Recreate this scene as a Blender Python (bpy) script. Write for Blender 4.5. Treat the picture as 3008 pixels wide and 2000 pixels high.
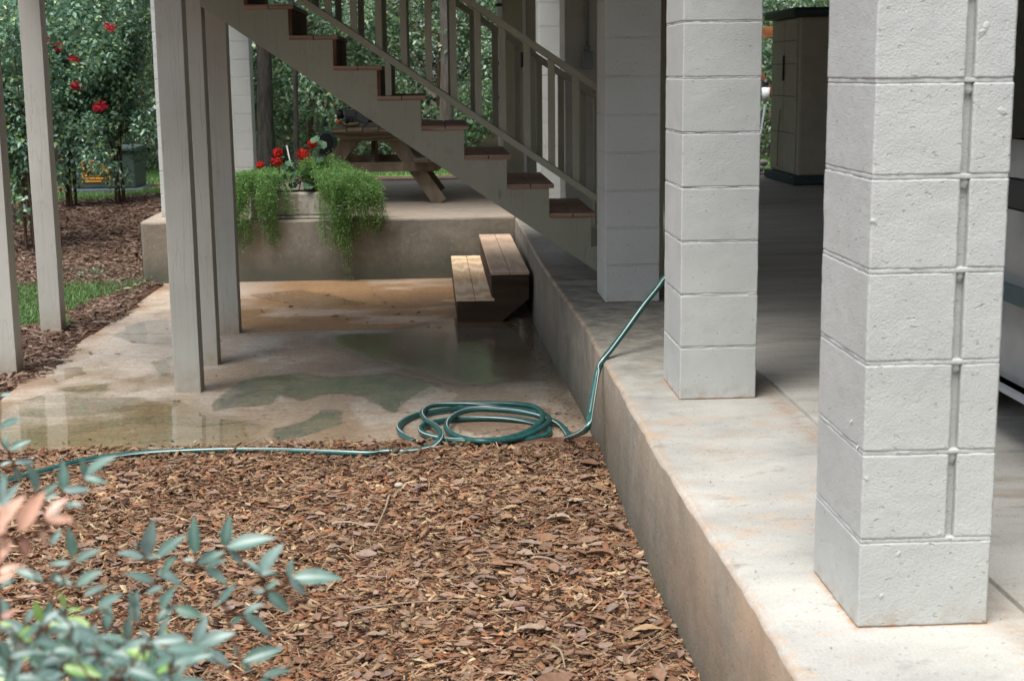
import bpy, bmesh, math, random
import numpy as np
from mathutils import Vector, Matrix, noise as mnoise
for o in list(bpy.data.objects): bpy.data.objects.remove(o)
S = bpy.context.scene
COL = S.collection
R = math.radians
PI = math.pi
# ------------------------------------------------------------------ camera
F_PX, PITCH, YAW, ROLL, CAMZ = 4284.7, .1815, .054, -.011, 1.2459
fw = Vector((math.sin(YAW)*math.cos(PITCH), math.cos(YAW)*math.cos(PITCH), -math.sin(PITCH)))
rt = Vector((math.cos(YAW), -math.sin(YAW), 0))
up = rt.cross(fw)
cx = rt*math.cos(ROLL) + up*math.sin(ROLL)
cy = up*math.cos(ROLL) - rt*math.sin(ROLL)
cam = bpy.data.cameras.new('camera'); camo = bpy.data.objects.new('camera', cam); COL.objects.link(camo)
M = Matrix((cx, cy, -fw)).transposed().to_4x4(); M.translation = Vector((0, 0, CAMZ)); camo.matrix_world = M
cam.sensor_width = 36; cam.lens = F_PX/3008*36; cam.clip_end = 1500; cam.clip_start = .05
cam.dof.use_dof = True; cam.dof.focus_distance = 6.6; cam.dof.aperture_fstop = 7.0
S.camera = camo
# ------------------------------------------------------------------ sky, sun, exposure
SUN_EL, SUN_AZ = 66, 215      # overcast: broad soft sun high behind the camera
W = bpy.data.worlds.new('World'); S.world = W; W.use_nodes = True
nt = W.node_tree; bg = nt.nodes['Background']
sky = nt.nodes.new('ShaderNodeTexSky'); sky.sky_type = 'NISHITA'; sky.sun_disc = False
sky.sun_elevation = R(SUN_EL); sky.sun_rotation = R(SUN_AZ); sky.air_density = 1.0; sky.dust_density = 2.5; sky.ozone_density = 1.0
hs_ = nt.nodes.new('ShaderNodeHueSaturation'); hs_.inputs['Saturation'].default_value = .55   # thin overcast: paler than a clear blue sky
nt.links.new(sky.outputs[0], hs_.inputs['Color']); nt.links.new(hs_.outputs[0], bg.inputs[0]); bg.inputs[1].default_value = .15
sl = bpy.data.lights.new('sun', 'SUN'); sl.energy = 2.8; sl.angle = R(40); sl.color = (1, .975, .94)
so = bpy.data.objects.new('sun', sl); COL.objects.link(so)
sd = Vector((math.sin(R(SUN_AZ))*math.cos(R(SUN_EL)), math.cos(R(SUN_AZ))*math.cos(R(SUN_EL)), math.sin(R(SUN_EL))))
so.rotation_euler = sd.to_track_quat('Z', 'Y').to_euler(); so.location = (0, -4, 8)
S.view_settings.view_transform = 'Standard'; S.view_settings.look = 'None'; S.view_settings.gamma = 1
S.view_settings.exposure = 0.60
S.render.engine = 'CYCLES'
S.cycles.max_bounces = 8; S.cycles.diffuse_bounces = 5; S.cycles.glossy_bounces = 3; S.cycles.transparent_max_bounces = 6

# ------------------------------------------------------------------ projection helper (photo pixels -> points on real planes)
def ray(u, v):
    u = (u-1504)/F_PX; v = (v-1000)/F_PX
    c, s = math.cos(ROLL), math.sin(ROLL)
    u, v = c*u+s*v, -s*u+c*v
    return rt*u + up*(-v) + fw
def zpat(y): return -.45-.013*(y-6.55)
def on_patio(u, v, dz=0):
    d = ray(u, v); t = (-.45+dz+.013*6.55-CAMZ)/(d.z+.013*d.y); return Vector((0, 0, CAMZ))+d*t
def at(u, v, x=None, y=None, z=None):
    d = ray(u, v); o = Vector((0, 0, CAMZ))
    if x is not None: return o+d*(x/d.x)
    if y is not None: return o+d*(y/d.y)
    return o+d*((z-CAMZ)/d.z)

# ------------------------------------------------------------------ object helpers
def tag(o, label=None, cat=None, group=None, kind=None):
    if label: o['label'] = label
    if cat: o['category'] = cat
    if group: o['group'] = group
    if kind: o['kind'] = kind
    return o
def thing(name, loc, label, cat, group=None, rz=0):
    o = bpy.data.objects.new(name, None); COL.objects.link(o); o.location = loc; o.rotation_euler = (0, 0, rz)
    o.empty_display_size = .1
    return tag(o, label, cat, group)
def mesh_obj(name, me, m, parent=None, loc=None):
    o = bpy.data.objects.new(name, me); COL.objects.link(o)
    if m is not None and not len(me.materials):
        for q in (m if isinstance(m, (list, tuple)) else [m]): me.materials.append(q)
    if parent is not None:
        o.parent = parent
        if loc is None:   # geometry was given in world coordinates
            pm = Matrix.Translation(parent.location) @ Matrix.Rotation(parent.rotation_euler.z, 4, 'Z')
            q = parent
            me.transform(pm.inverted())
            o.location = (0, 0, 0)
    if loc is not None: o.location = loc
    return o
def child_of(name, bm, m, parent, smooth=False, world=True):
    me = bpy.data.meshes.new(name); bm.to_mesh(me); bm.free()
    if smooth:
        me.polygons.foreach_set('use_smooth', [True]*len(me.polygons))
    o = bpy.data.objects.new(name, me); COL.objects.link(o)
    for q in (m if isinstance(m, (list, tuple)) else [m]): me.materials.append(q)
    if parent is not None:
        o.parent = parent
        if world:
            # full world matrix of the parent chain
            mw = Matrix.Identity(4); q = parent; chain = []
            while q is not None: chain.append(q); q = q.parent
            for q in reversed(chain): mw = mw @ Matrix.Translation(q.location) @ Matrix.Rotation(q.rotation_euler.z, 4, 'Z')
            me.transform(mw.inverted())
    return o
def bx(bm, x0, x1, y0, y1, z0, z1, bev=0, mi=0):
    vs = [bm.verts.new(p) for p in ((x0,y0,z0),(x1,y0,z0),(x1,y1,z0),(x0,y1,z0),(x0,y0,z1),(x1,y0,z1),(x1,y1,z1),(x0,y1,z1))]
    fs = [bm.faces.new([vs[i] for i in q]) for q in ((3,2,1,0),(4,5,6,7),(0,1,5,4),(1,2,6,5),(2,3,7,6),(3,0,4,7))]
    for f in fs: f.material_index = mi
    if bev: bmesh.ops.bevel(bm, geom=list({e for f in fs for e in f.edges}), offset=bev, segments=2, affect='EDGES', profile=.6)
    return vs
def obox(bm, p, q, w, t, bev=0, upv=(0, 0, 1), mi=0):
    """board from p to q, w across (along upv x dir), t along upv"""
    p = Vector(p); q = Vector(q); d = (q-p).normalized(); u = Vector(upv); s = d.cross(u).normalized(); u = s.cross(d).normalized()
    vs = []
    for c in (p, q):
        for a, b in ((-1,-1),(1,-1),(1,1),(-1,1)): vs.append(bm.verts.new(c+s*(a*w/2)+u*(b*t/2)))
    fs = [bm.faces.new([vs[i] for i in f]) for f in ((0,1,2,3),(7,6,5,4),(1,0,4,5),(2,1,5,6),(3,2,6,7),(0,3,7,4))]
    for f in fs: f.material_index = mi
    bmesh.ops.recalc_face_normals(bm, faces=fs)
    if bev: bmesh.ops.bevel(bm, geom=list({e for f in fs for e in f.edges}), offset=bev, segments=2, affect='EDGES', profile=.6)
def tube(bm, pts, rad, seg=8, cap=True, twist=0):
    n = len(pts); rings = []
    pv = None
    for i, p in enumerate(pts):
        p = Vector(p)
        t = (Vector(pts[min(i+1, n-1)])-Vector(pts[max(i-1, 0)])).normalized()
        if pv is None:
            a = Vector((0, 0, 1)) if abs(t.z) < .9 else Vector((1, 0, 0)); pv = (a-t*a.dot(t)).normalized()
        else:
            pv = (pv-t*pv.dot(t)).normalized()
        b = t.cross(pv); r = rad[i] if isinstance(rad, (list, tuple)) else rad
        rings.append([bm.verts.new(p+(pv*math.cos(k*2*PI/seg+twist*i)+b*math.sin(k*2*PI/seg+twist*i))*r) for k in range(seg)])
    fs = []
    for i in range(n-1):
        for k in range(seg):
            f = bm.faces.new((rings[i][k], rings[i][(k+1) % seg], rings[i+1][(k+1) % seg], rings[i+1][k])); f.smooth = True; fs.append(f)
    if cap:
        for rg, fl in ((rings[0], 1), (rings[-1], 0)):
            f = bm.faces.new(list(reversed(rg)) if fl else rg)
    return rings
def catmull(P, n=8):
    P = [Vector(p) for p in P]; Q = [P[0]*2-P[1]]+P+[P[-1]*2-P[-2]]; out = []
    for i in range(1, len(Q)-2):
        for k in range(n):
            t = k/n; a, b, c, d = Q[i-1], Q[i], Q[i+1], Q[i+2]
            out.append(.5*((2*b)+(c-a)*t+(2*a-5*b+4*c-d)*t*t+(3*b-a-3*c+d)*t**3))
    out.append(P[-1]); return out
def nmesh(name, V, Fq, smooth=False):
    """mesh from numpy arrays; Fq (n,k) faces"""
    me = bpy.data.meshes.new(name); V = np.asarray(V, dtype=np.float32).reshape(-1, 3); Fq = np.asarray(Fq, dtype=np.int32)
    me.vertices.add(len(V)); me.vertices.foreach_set('co', V.ravel())
    k = Fq.shape[1]; me.loops.add(Fq.size); me.loops.foreach_set('vertex_index', Fq.ravel())
    me.polygons.add(len(Fq)); me.polygons.foreach_set('loop_start', np.arange(0, Fq.size, k, dtype=np.int32))
    me.polygons.foreach_set('loop_total', np.full(len(Fq), k, dtype=np.int32))
    me.update(calc_edges=True)
    if smooth: me.polygons.foreach_set('use_smooth', np.ones(len(Fq), dtype=bool))
    me.validate(); return me
# value noise in numpy
_rs = np.random.RandomState(7); _T = _rs.rand(256, 256)
def vn(x, y, s=1.0, seed=0):
    x = np.asarray(x)*s+seed*17.31; y = np.asarray(y)*s+seed*9.7
    xi = np.floor(x).astype(int); yi = np.floor(y).astype(int); fx = x-xi; fy = y-yi
    fx = fx*fx*(3-2*fx); fy = fy*fy*(3-2*fy)
    g = lambda a, b: _T[a % 256, b % 256]
    return (g(xi, yi)*(1-fx)+g(xi+1, yi)*fx)*(1-fy)+(g(xi, yi+1)*(1-fx)+g(xi+1, yi+1)*fx)*fy
def fbm(x, y, s=1.0, o=4, seed=0):
    r = 0; a = 1; t = 0
    for k in range(o): r = r+a*vn(x, y, s*2**k, seed+k); t += a; a *= .5
    return r/t

# ------------------------------------------------------------------ materials
def sc(h):  # sRGB 0-255 -> linear
    return tuple(((c/255)/12.92 if c/255 < .04045 else ((c/255+.055)/1.055)**2.4) for c in h)
class Mt:
    def __init__(s, name, rough=.8, spec=.3):
        s.m = bpy.data.materials.new(name); s.m.use_nodes = True; s.t = s.m.node_tree; s.b = s.t.nodes['Principled BSDF']
        s.b.inputs['Roughness'].default_value = rough; s.b.inputs['Specular IOR Level'].default_value = spec
    def n(s, typ, **k):
        q = s.t.nodes.new('ShaderNode'+typ)
        for a, v in k.items(): setattr(q, a, v)
        return q
    def l(s, a, b): s.t.links.new(a, b)
    def co(s, kind='Object', scale=(1, 1, 1)):
        c = s.n('TexCoord'); mp = s.n('Mapping'); mp.inputs['Scale'].default_value = scale; s.l(c.outputs[kind], mp.inputs[0]); return mp.outputs[0]
    def geo(s):
        g = s.n('NewGeometry'); return g.outputs['Position']
    def noise(s, vec, scale, detail=4, rough=.55, dist=0):
        q = s.n('TexNoise'); q.inputs['Scale'].default_value = scale; q.inputs['Detail'].default_value = detail
        q.inputs['Roughness'].default_value = rough; q.inputs['Distortion'].default_value = dist; s.l(vec, q.inputs['Vector']); return q.outputs[0]
    def ramp(s, fac, stops, mode='LINEAR'):
        q = s.n('ValToRGB'); q.color_ramp.interpolation = mode; e = q.color_ramp.elements
        while len(e) > 1: e.remove(e[-1])
        e[0].position = stops[0][0]; e[0].color = tuple(stops[0][1])+(1,) if len(stops[0][1]) == 3 else stops[0][1]
        for p, c in stops[1:]:
            x = e.new(p); x.color = tuple(c)+(1,) if len(c) == 3 else c
        s.l(fac, q.inputs[0]); return q.outputs[0]
    def mix(s, fac, a, b, mode='MIX'):
        q = s.n('Mix', data_type='RGBA', blend_type=mode)
        for v, i in ((fac, 0), (a, 6), (b, 7)):
            if isinstance(v, (int, float)): q.inputs[i].default_value = v
            elif isinstance(v, tuple): q.inputs[i].default_value = v+(1,) if len(v) == 3 else v
            else: s.l(v, q.inputs[i])
        return q.outputs[2]
    def math(s, op, a, b=0, clamp=False):
        q = s.n('Math', operation=op, use_clamp=clamp)
        for v, i in ((a, 0), (b, 1)):
            if isinstance(v, (int, float)): q.inputs[i].default_value = v
            else: s.l(v, q.inputs[i])
        return q.outputs[0]
    def color(s, v):
        if isinstance(v, tuple): s.b.inputs['Base Color'].default_value = v+(1,)
        else: s.l(v, s.b.inputs['Base Color'])
        return s
    def rough(s, v): s.l(v, s.b.inputs['Roughness']); return s
    def bump(s, h, dist=.01, strength=1, chain=None):
        q = s.n('Bump'); q.inputs['Distance'].default_value = dist; q.inputs['Strength'].default_value = strength
        s.l(h, q.inputs['Height'])
        if chain is not None: s.l(chain, q.inputs['Normal'])
        s.l(q.outputs[0], s.b.inputs['Normal']); return q.outputs[0]

def paint_block(name, col, amp=1.0):
    m = Mt(name, .62, .35); p = m.geo()
    big = m.noise(p, 3.1, 3); dirt = m.noise(p, 9, 5, .6)
    c = m.ramp(big, [(.3, tuple(x*.93 for x in col)), (.7, tuple(min(1, x*1.04) for x in col))])
    c = m.mix(m.ramp(dirt, [(.56, (0,0,0)), (.75, (.35,.35,.35))]), c, tuple(x*.86 for x in col))
    # grime low on the pillar and rust-coloured specks
    sx = m.n('SeparateXYZ'); m.l(p, sx.inputs[0])
    low = m.math('MULTIPLY', m.math('SUBTRACT', 1, m.math('DIVIDE', sx.outputs[2], .07), True), m.ramp(m.noise(p, 22, 4), [(.45, (0,0,0)), (.65, (1,1,1))]))
    c = m.mix(m.math('MULTIPLY', low, .55), c, (.36, .26, .17))
    m.color(c)
    f = m.noise(p, 230, 2, .6); g = m.noise(p, 60, 3, .6); pq = m.n('Mapping'); pq.inputs['Rotation'].default_value = (0, .6, 0); pq.inputs['Scale'].default_value = (.7, 1, 1.3); m.l(p, pq.inputs[0])
    pit = m.ramp(m.noise(pq.outputs[0], 88, 1.5, .5), [(.245, (0,0,0)), (.32, (1,1,1))])
    h = m.math('ADD', m.math('MULTIPLY', f, .6), m.math('MULTIPLY', g, .30))
    h = m.math('ADD', h, m.math('MULTIPLY', pit, .9))
    m.bump(h, .0034*amp, 1.0)
    return m.m
M_block = paint_block('painted_block', (.50, .515, .49))
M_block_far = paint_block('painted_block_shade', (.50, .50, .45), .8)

def wood_paint(name, col, rough=.6):
    m = Mt(name, rough, .3); p = m.geo(); q = m.n('Mapping'); q.inputs['Scale'].default_value = (14, 14, .8); m.l(p, q.inputs[0])
    g = m.noise(q.outputs[0], 6, 5, .6); big = m.noise(p, 1.6, 3)
    c = m.ramp(big, [(.3, tuple(x*.88 for x in col)), (.7, tuple(min(1, x*1.06) for x in col))])
    crack = m.ramp(m.noise(q.outputs[0], 1.3, 2, .4, .4), [(.494, (0,0,0)), (.4995, (1,1,1)), (.505, (0,0,0))])
    c = m.mix(m.math('MULTIPLY', crack, .13), c, tuple(x*.45 for x in col))
    vk = m.n('TexVoronoi'); vk.inputs['Scale'].default_value = 1.0; qk = m.n('Mapping'); qk.inputs['Scale'].default_value = (5, 5, 1.6); m.l(p, qk.inputs[0]); m.l(qk.outputs[0], vk.inputs['Vector'])
    c = m.mix(m.ramp(vk.outputs['Distance'], [(.035, (.5,.5,.5)), (.06, (0,0,0))]), c, tuple(x*.4 for x in col))
    dn = m.noise(p, 13, 5, .7); c = m.mix(m.ramp(dn, [(.56, (0,0,0)), (.72, (.4,.4,.4))]), c, tuple(x*.7 for x in (col[0], col[1]*.93, col[2]*.82)))
    sz = m.n('SeparateXYZ'); m.l(p, sz.inputs[0]); lowz = m.math('MULTIPLY', m.math('SUBTRACT', 1, m.math('DIVIDE', m.math('ADD', sz.outputs[2], .50), .22), True), m.ramp(dn, [(.3, (.2,.2,.2)), (.65, (.9,.9,.9))]))
    c = m.mix(lowz, c, (.33, .25, .17))
    m.color(c)
    m.bump(m.math('SUBTRACT', g, m.math('MULTIPLY', crack, .8)), .0025, .7); return m.m
M_post = wood_paint('painted_post', (.50, .495, .445))
M_greige = wood_paint('greige_paint', (.34, .335, .265), .55)
M_olive = wood_paint('olive_wall_paint', (.36, .34, .24), .6)
M_trim = wood_paint('trim_white', (.62, .61, .57), .5)

def raw_wood(name, dark, lite, scale=(6, .7, 6), rough=.75, clean=False):
    m = Mt(name, rough, .25); v = m.co('Object', scale)
    n1 = m.noise(v, 5, 6, .62, .8); w = m.n('TexWave', wave_type='RINGS'); w.inputs['Scale'].default_value = 2.4; w.inputs['Distortion'].default_value = 5; w.inputs['Detail'].default_value = 2; w.inputs['Detail Scale'].default_value = .8
    m.l(v, w.inputs['Vector'])
    f = m.math('ADD', m.math('MULTIPLY', n1, .55), m.math('MULTIPLY', w.outputs['Fac'], .45))
    c = m.ramp(f, [(.2, dark), (.75, lite)]); st = m.noise(m.geo(), 3.2, 4)
    if not clean: c = m.mix(m.ramp(st, [(.5, (0,0,0)), (.75, (.5,.5,.5))]), c, tuple(x*.6 for x in dark))
    vk = m.n('TexVoronoi'); vk.inputs['Scale'].default_value = 1.1; m.l(v, vk.inputs['Vector'])
    c = m.mix(m.ramp(vk.outputs['Distance'], [(.045, (.85,.85,.85)), (.09, (0,0,0))]), c, tuple(x*.25 for x in dark))
    m.color(c); m.bump(f, .002, .6); return m.m
M_stepwood = raw_wood('step_wood', (.66, .42, .24), (.92, .74, .50), clean=True)
M_stepwood2 = raw_wood('step_wood_worn', (.56, .38, .27), (.74, .55, .40), clean=True)
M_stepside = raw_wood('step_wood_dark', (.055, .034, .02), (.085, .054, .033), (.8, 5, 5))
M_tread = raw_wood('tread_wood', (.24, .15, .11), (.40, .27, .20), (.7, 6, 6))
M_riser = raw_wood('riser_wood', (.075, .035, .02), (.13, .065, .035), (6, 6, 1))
M_picnic = raw_wood('picnic_wood', (.085, .068, .045), (.19, .155, .105), (1.2, 5, 5))
M_picleg = raw_wood('picnic_leg_wood', (.115, .088, .06), (.215, .168, .115), (4, 4, 1))

def concrete(name, stops, bumpamt=.003, stain=(.42, .28, .17), staincov=.56, algae=None, rough=.85, dirs=(1, 1, 1)):
    m = Mt(name, rough, .25); p = m.geo(); q = m.n('Mapping'); q.inputs['Scale'].default_value = dirs; m.l(p, q.inputs[0]); pv = q.outputs[0]
    a = m.noise(pv, 2.2, 6, .62, .3); c = m.ramp(a, stops)
    s1 = m.noise(pv, 4.3, 6, .7, .6); c = m.mix(m.ramp(s1, [(staincov, (0,0,0)), (staincov+.13, (.6,.6,.6))]), c, stain)
    s2 = m.noise(pv, 11, 5, .65); c = m.mix(m.ramp(s2, [(.58, (0,0,0)), (.72, (.55,.55,.55))]), c, tuple(x*.55 for x in stops[0][1]))
    if algae: c = m.mix(m.ramp(m.noise(pv, 1.3, 4), [(.45, (0,0,0)), (.62, (.7,.7,.7))]), c, algae)
    gr = m.noise(p, 48, 3, .7); c = m.mix(m.ramp(gr, [(.30, (.75,.75,.75)), (.37, (0,0,0))]), c, tuple(x*.40 for x in stops[0][1]))
    gl = m.noise(p, 19, 5, .75); c = m.mix(m.ramp(gl, [(.60, (0,0,0)), (.70, (.45,.45,.45))]), c, tuple(x*.6 for x in stain))
    sp = m.noise(p, 160, 2); c = m.mix(.35, c, m.ramp(sp, [(.3, (.35,.35,.35)), (.7, (.65,.65,.65))]), 'OVERLAY')
    m.color(c)
    h = m.math('ADD', m.math('MULTIPLY', m.noise(p, 30, 5, .6), 1), m.math('MULTIPLY', m.noise(p, 130, 3), .4)); m.bump(h, bumpamt, 1); return m
def slab_top():
    m = concrete('slab_top', [(.28, (.33,.325,.30)), (.5, (.45,.44,.40)), (.72, (.56,.545,.49))], .0026, (.50, .35, .23), .53, dirs=(.8, 1.25, 1))
    # mottled darker tone further back along the slab
    p = m.geo(); sx = m.n('SeparateXYZ'); m.l(p, sx.inputs[0])
    base = m.b.inputs['Base Color'].links[0].from_socket
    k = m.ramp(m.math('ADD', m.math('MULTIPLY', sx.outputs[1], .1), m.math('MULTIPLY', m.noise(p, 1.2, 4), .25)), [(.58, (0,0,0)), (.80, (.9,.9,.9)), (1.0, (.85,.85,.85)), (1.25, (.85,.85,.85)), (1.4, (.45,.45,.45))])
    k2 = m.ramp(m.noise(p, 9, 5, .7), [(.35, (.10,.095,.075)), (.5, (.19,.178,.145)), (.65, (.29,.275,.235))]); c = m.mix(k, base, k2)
    # rust-coloured bleed round the pillar feet and along the slab's edge
    rn = m.ramp(m.noise(p, 24, 5, .7), [(.38, (0,0,0)), (.6, (1,1,1))])
    for (px_, py_, hx_, hy_) in ((1.0937, 3.278, .150, .190), (1.086, 5.639, .1476, .196)):
        d = m.math('MAXIMUM', m.math('SUBTRACT', m.math('ABSOLUTE', m.math('SUBTRACT', sx.outputs[0], px_)), hx_), m.math('SUBTRACT', m.math('ABSOLUTE', m.math('SUBTRACT', sx.outputs[1], py_)), hy_))
        e = m.math('SUBTRACT', 1, m.math('DIVIDE', d, .016), True); c = m.mix(m.math('MULTIPLY', m.math('MULTIPLY', e, rn), .85), c, (.46, .24, .12))
    e = m.math('SUBTRACT', 1, m.math('DIVIDE', m.math('SUBTRACT', sx.outputs[0], .742), .030), True); c = m.mix(m.math('MULTIPLY', m.math('MULTIPLY', e, rn), .55), c, (.45, .28, .16))
    e = m.math('SUBTRACT', 1, m.math('DIVIDE', m.math('ABSOLUTE', m.math('SUBTRACT', sx.outputs[0], 1.30)), .07), True); c = m.mix(m.math('MULTIPLY', m.math('MULTIPLY', e, rn), .5), c, (.34, .21, .12))
    m.color(c)
    # smooth floated floor inside the carport: ochre-grey
    return m.m
M_slab = slab_top()
def carport_floor():
    m = concrete('carport_floor', [(.28, (.38,.365,.32)), (.5, (.50,.48,.43)), (.72, (.58,.56,.51))], .0012, (.33, .26, .18), .55, rough=.6, dirs=(.35, 1.5, 1)); return m.m
M_floor = carport_floor()
def wall_conc():
    m = Mt('slab_face_concrete', .85, .25); p = m.geo(); q = m.n('Mapping'); q.inputs['Scale'].default_value = (2.2, 2.2, .5); m.l(p, q.inputs[0]); v = q.outputs[0]
    a = m.noise(p, 3.0, 8, .68, .3)
    c = m.ramp(a, [(.3, (.13,.12,.10)), (.5, (.20,.183,.15)), (.7, (.29,.265,.22))])
    b = m.noise(p, .9, 5); c = m.mix(m.ramp(b, [(.44, (0,0,0)), (.6, (.55,.55,.55))]), c, (.23, .17, .115))
    st = m.noise(v, 6, 6, .75, .5); c = m.mix(m.ramp(st, [(.54, (0,0,0)), (.72, (.5,.5,.5))]), c, (.105, .105, .085))
    st = m.noise(p, 26, 4, .7); c = m.mix(m.ramp(st, [(.55, (0,0,0)), (.72, (.55,.55,.55))]), c, (.35, .325, .27))
    st = m.noise(p, 6, 6, .75, .4); c = m.mix(m.ramp(st, [(.5, (0,0,0)), (.68, (.6,.6,.6))]), c, (.16, .15, .12))
    yk = m.n('SeparateXYZ'); m.l(p, yk.inputs[0]); c = m.mix(m.math('MULTIPLY', m.math('SUBTRACT', 1, m.math('DIVIDE', m.math('SUBTRACT', yk.outputs[1], 3.2), 2.2), True), m.ramp(m.noise(p, 2.6, 5), [(.35, (.25,.25,.25)), (.6, (.85,.85,.85))])), c, (.38, .265, .175))
    # splash line of red clay and damp along the foot
    sx = m.n('SeparateXYZ'); m.l(p, sx.inputs[0])
    k = m.ramp(m.math('ADD', sx.outputs[2], m.math('MULTIPLY', m.noise(p, 5, 4), .14)), [(-.0, (0,0,0)), (.0, (0,0,0))])
    z = m.math('ADD', m.math('MULTIPLY', m.math('ADD', sx.outputs[2], .47), 5), m.math('MULTIPLY', m.noise(p, 6, 4), -.9))
    z = m.math('SUBTRACT', .55, z, True); c = m.mix(m.math('MULTIPLY', z, .9, True), c, (.10, .10, .075))
    sp = m.noise(p, 190, 2); c = m.mix(.3, c, m.ramp(sp, [(.3, (.35,.35,.35)), (.7, (.65,.65,.65))]), 'OVERLAY')
    m.color(c)
    hole = m.n('TexVoronoi'); hole.inputs['Scale'].default_value = 34; m.l(p, hole.inputs['Vector'])
    hm = m.ramp(hole.outputs['Distance'], [(.07, (0,0,0)), (.16, (1,1,1))])
    h = m.math('ADD', m.math('MULTIPLY', m.noise(p, 40, 5, .6), 1), m.math('MULTIPLY', hm, .6)); m.bump(h, .003, 1); return m.m
M_face = wall_conc()

def leafmat(name, cols, rough=.45, spec=.5, trans=.25, rnd=True, coat=0):
    m = Mt(name, rough, spec); g = m.n('NewGeometry')
    c = m.ramp(g.outputs['Random Per Island'], [((i+.5)/len(cols), q) for i, q in enumerate(cols)])
    c2 = m.mix(m.ramp(m.noise(g.outputs['Position'], .9, 3), [(.35, (0,0,0)), (.65, (.5,.5,.5))]), c, m.mix(.45, c, (.02, .03, .01)))
    m.color(c2)
    tr = m.n('BsdfTranslucent'); m.l(c2, tr.inputs[0]); mx = m.n('MixShader'); mx.inputs[0].default_value = trans
    out = m.t.nodes['Material Output']; m.l(m.b.outputs[0], mx.inputs[1]); m.l(tr.outputs[0], mx.inputs[2]); m.l(mx.outputs[0], out.inputs[0])
    return m.m
M_wood_leaf = leafmat('woodland_leaves', [(.11,.21,.12), (.17,.29,.17), (.23,.36,.19), (.20,.33,.23), (.34,.43,.16)], .30, 1.0, .35)
M_dark_leaf = leafmat('deep_wood_leaves', [(.03,.07,.04), (.05,.10,.055), (.06,.12,.06)], .5, .4)
M_rose_leaf = leafmat('bush_leaves', [(.10,.22,.14), (.14,.29,.18), (.19,.35,.22), (.29,.42,.13), (.12,.26,.19)], .30, .9)
M_fern = leafmat('fern_leaves', [(.15,.33,.09), (.24,.46,.12), (.34,.56,.15), (.10,.25,.08), (.28,.48,.16)], .40, .6, .45)
M_ger_leaf = leafmat('geranium_leaves', [(.04,.11,.05), (.06,.15,.07), (.10,.18,.10)], .5, .4)
M_red = leafmat('red_petals', [(.62,.008,.006), (.75,.015,.01), (.50,.006,.006)], .5, .3, .3)
M_crim = leafmat('crimson_petals', [(.55,.01,.04), (.65,.015,.06), (.42,.008,.03)], .5, .3, .3)
M_grass = leafmat('grass_blades', [(.11,.22,.07), (.15,.28,.09), (.19,.33,.11), (.22,.32,.13)], .6, .3, .3)
def nandina(name, cols):
    m = Mt(name, .36, .9); g = m.n('NewGeometry'); uv = m.n('UVMap')
    c = m.ramp(g.outputs['Random Per Island'], [((i+.5)/len(cols), q) for i, q in enumerate(cols)])
    sx = m.n('SeparateXYZ'); m.l(uv.outputs[0], sx.inputs[0])
    rib = m.math('ABSOLUTE', m.math('SUBTRACT', sx.outputs[0], .5))
    c = m.mix(m.ramp(rib, [(.0, (.45,.45,.45)), (.05, (.22,.22,.22)), (.34, (0,0,0))]), c, tuple(min(1, x*1.5) for x in cols[-1]))  # pale midrib spread wide, painting the sky sheen into the leaf colour
    c = m.mix(m.ramp(m.noise(m.geo(), 60, 4), [(.5, (0,0,0)), (.7, (.45,.45,.45))]), c, tuple(x*.6 for x in cols[0]))
    m.color(c)
    tr = m.n('BsdfTranslucent'); m.l(c, tr.inputs[0]); mx = m.n('MixShader'); mx.inputs[0].default_value = .2
    out = m.t.nodes['Material Output']; m.l(m.b.outputs[0], mx.inputs[1]); m.l(tr.outputs[0], mx.inputs[2]); m.l(mx.outputs[0], out.inputs[0]); return m.m
M_nan = nandina('nandina_leaf', [(.07,.16,.12), (.13,.235,.19), (.18,.285,.25), (.10,.21,.145), (.21,.31,.28)])
M_nan_pink = nandina('nandina_young_leaf', [(.72,.42,.29), (.74,.46,.33), (.68,.36,.27)])
M_nan_lime = nandina('nandina_lime_leaf', [(.22,.42,.10), (.30,.48,.13)])
def bark(name, a, b, s=1):
    m = Mt(name, .95, .1); v = m.co('Object', (6*s, 6*s, 1.2*s)); n1 = m.noise(v, 3, 6, .65); m.color(m.ramp(n1, [(.3, a), (.7, b)])); m.bump(n1, .03, 1); return m.m
M_bark = bark('grey_bark', (.05,.045,.04), (.16,.14,.12)); M_darkbark = bark('dark_bark', (.02,.018,.016), (.07,.062,.055)); M_stem = bark('brown_stem', (.07,.045,.03), (.17,.12,.08), 4)
M_pinkstem = bark('reddish_stem', (.20,.08,.05), (.30,.16,.09), 5)

def chipmat(name, cols, rough=.8):
    m = Mt(name, rough, .25); g = m.n('NewGeometry')
    c = m.ramp(g.outputs['Random Per Island'], [((i+.5)/len(cols), q) for i, q in enumerate(cols)])
    c = m.mix(m.ramp(m.noise(m.geo(), 2.3, 5, .65), [(.40, (.65,.65,.65)), (.6, (0,0,0))]), c, m.mix(.55, c, (.085,.05,.03)))
    nz = m.noise(m.geo(), 60, 3); c = m.mix(.5, c, m.ramp(nz, [(.3, (.32,.32,.32)), (.7, (.68,.68,.68))]), 'OVERLAY')
    m.color(c); m.bump(nz, .002, .6); return m.m
M_chip = chipmat('mulch_chip', [(.035,.02,.013), (.18,.08,.04), (.33,.175,.09), (.22,.145,.09), (.46,.31,.17), (.08,.042,.025), (.56,.43,.26), (.35,.14,.06), (.19,.135,.09), (.26,.10,.05), (.055,.03,.018)])
M_chip2 = chipmat('mulch_splinter', [(.44,.28,.16), (.55,.39,.24), (.38,.20,.12), (.60,.46,.31), (.30,.15,.09)])
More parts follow.
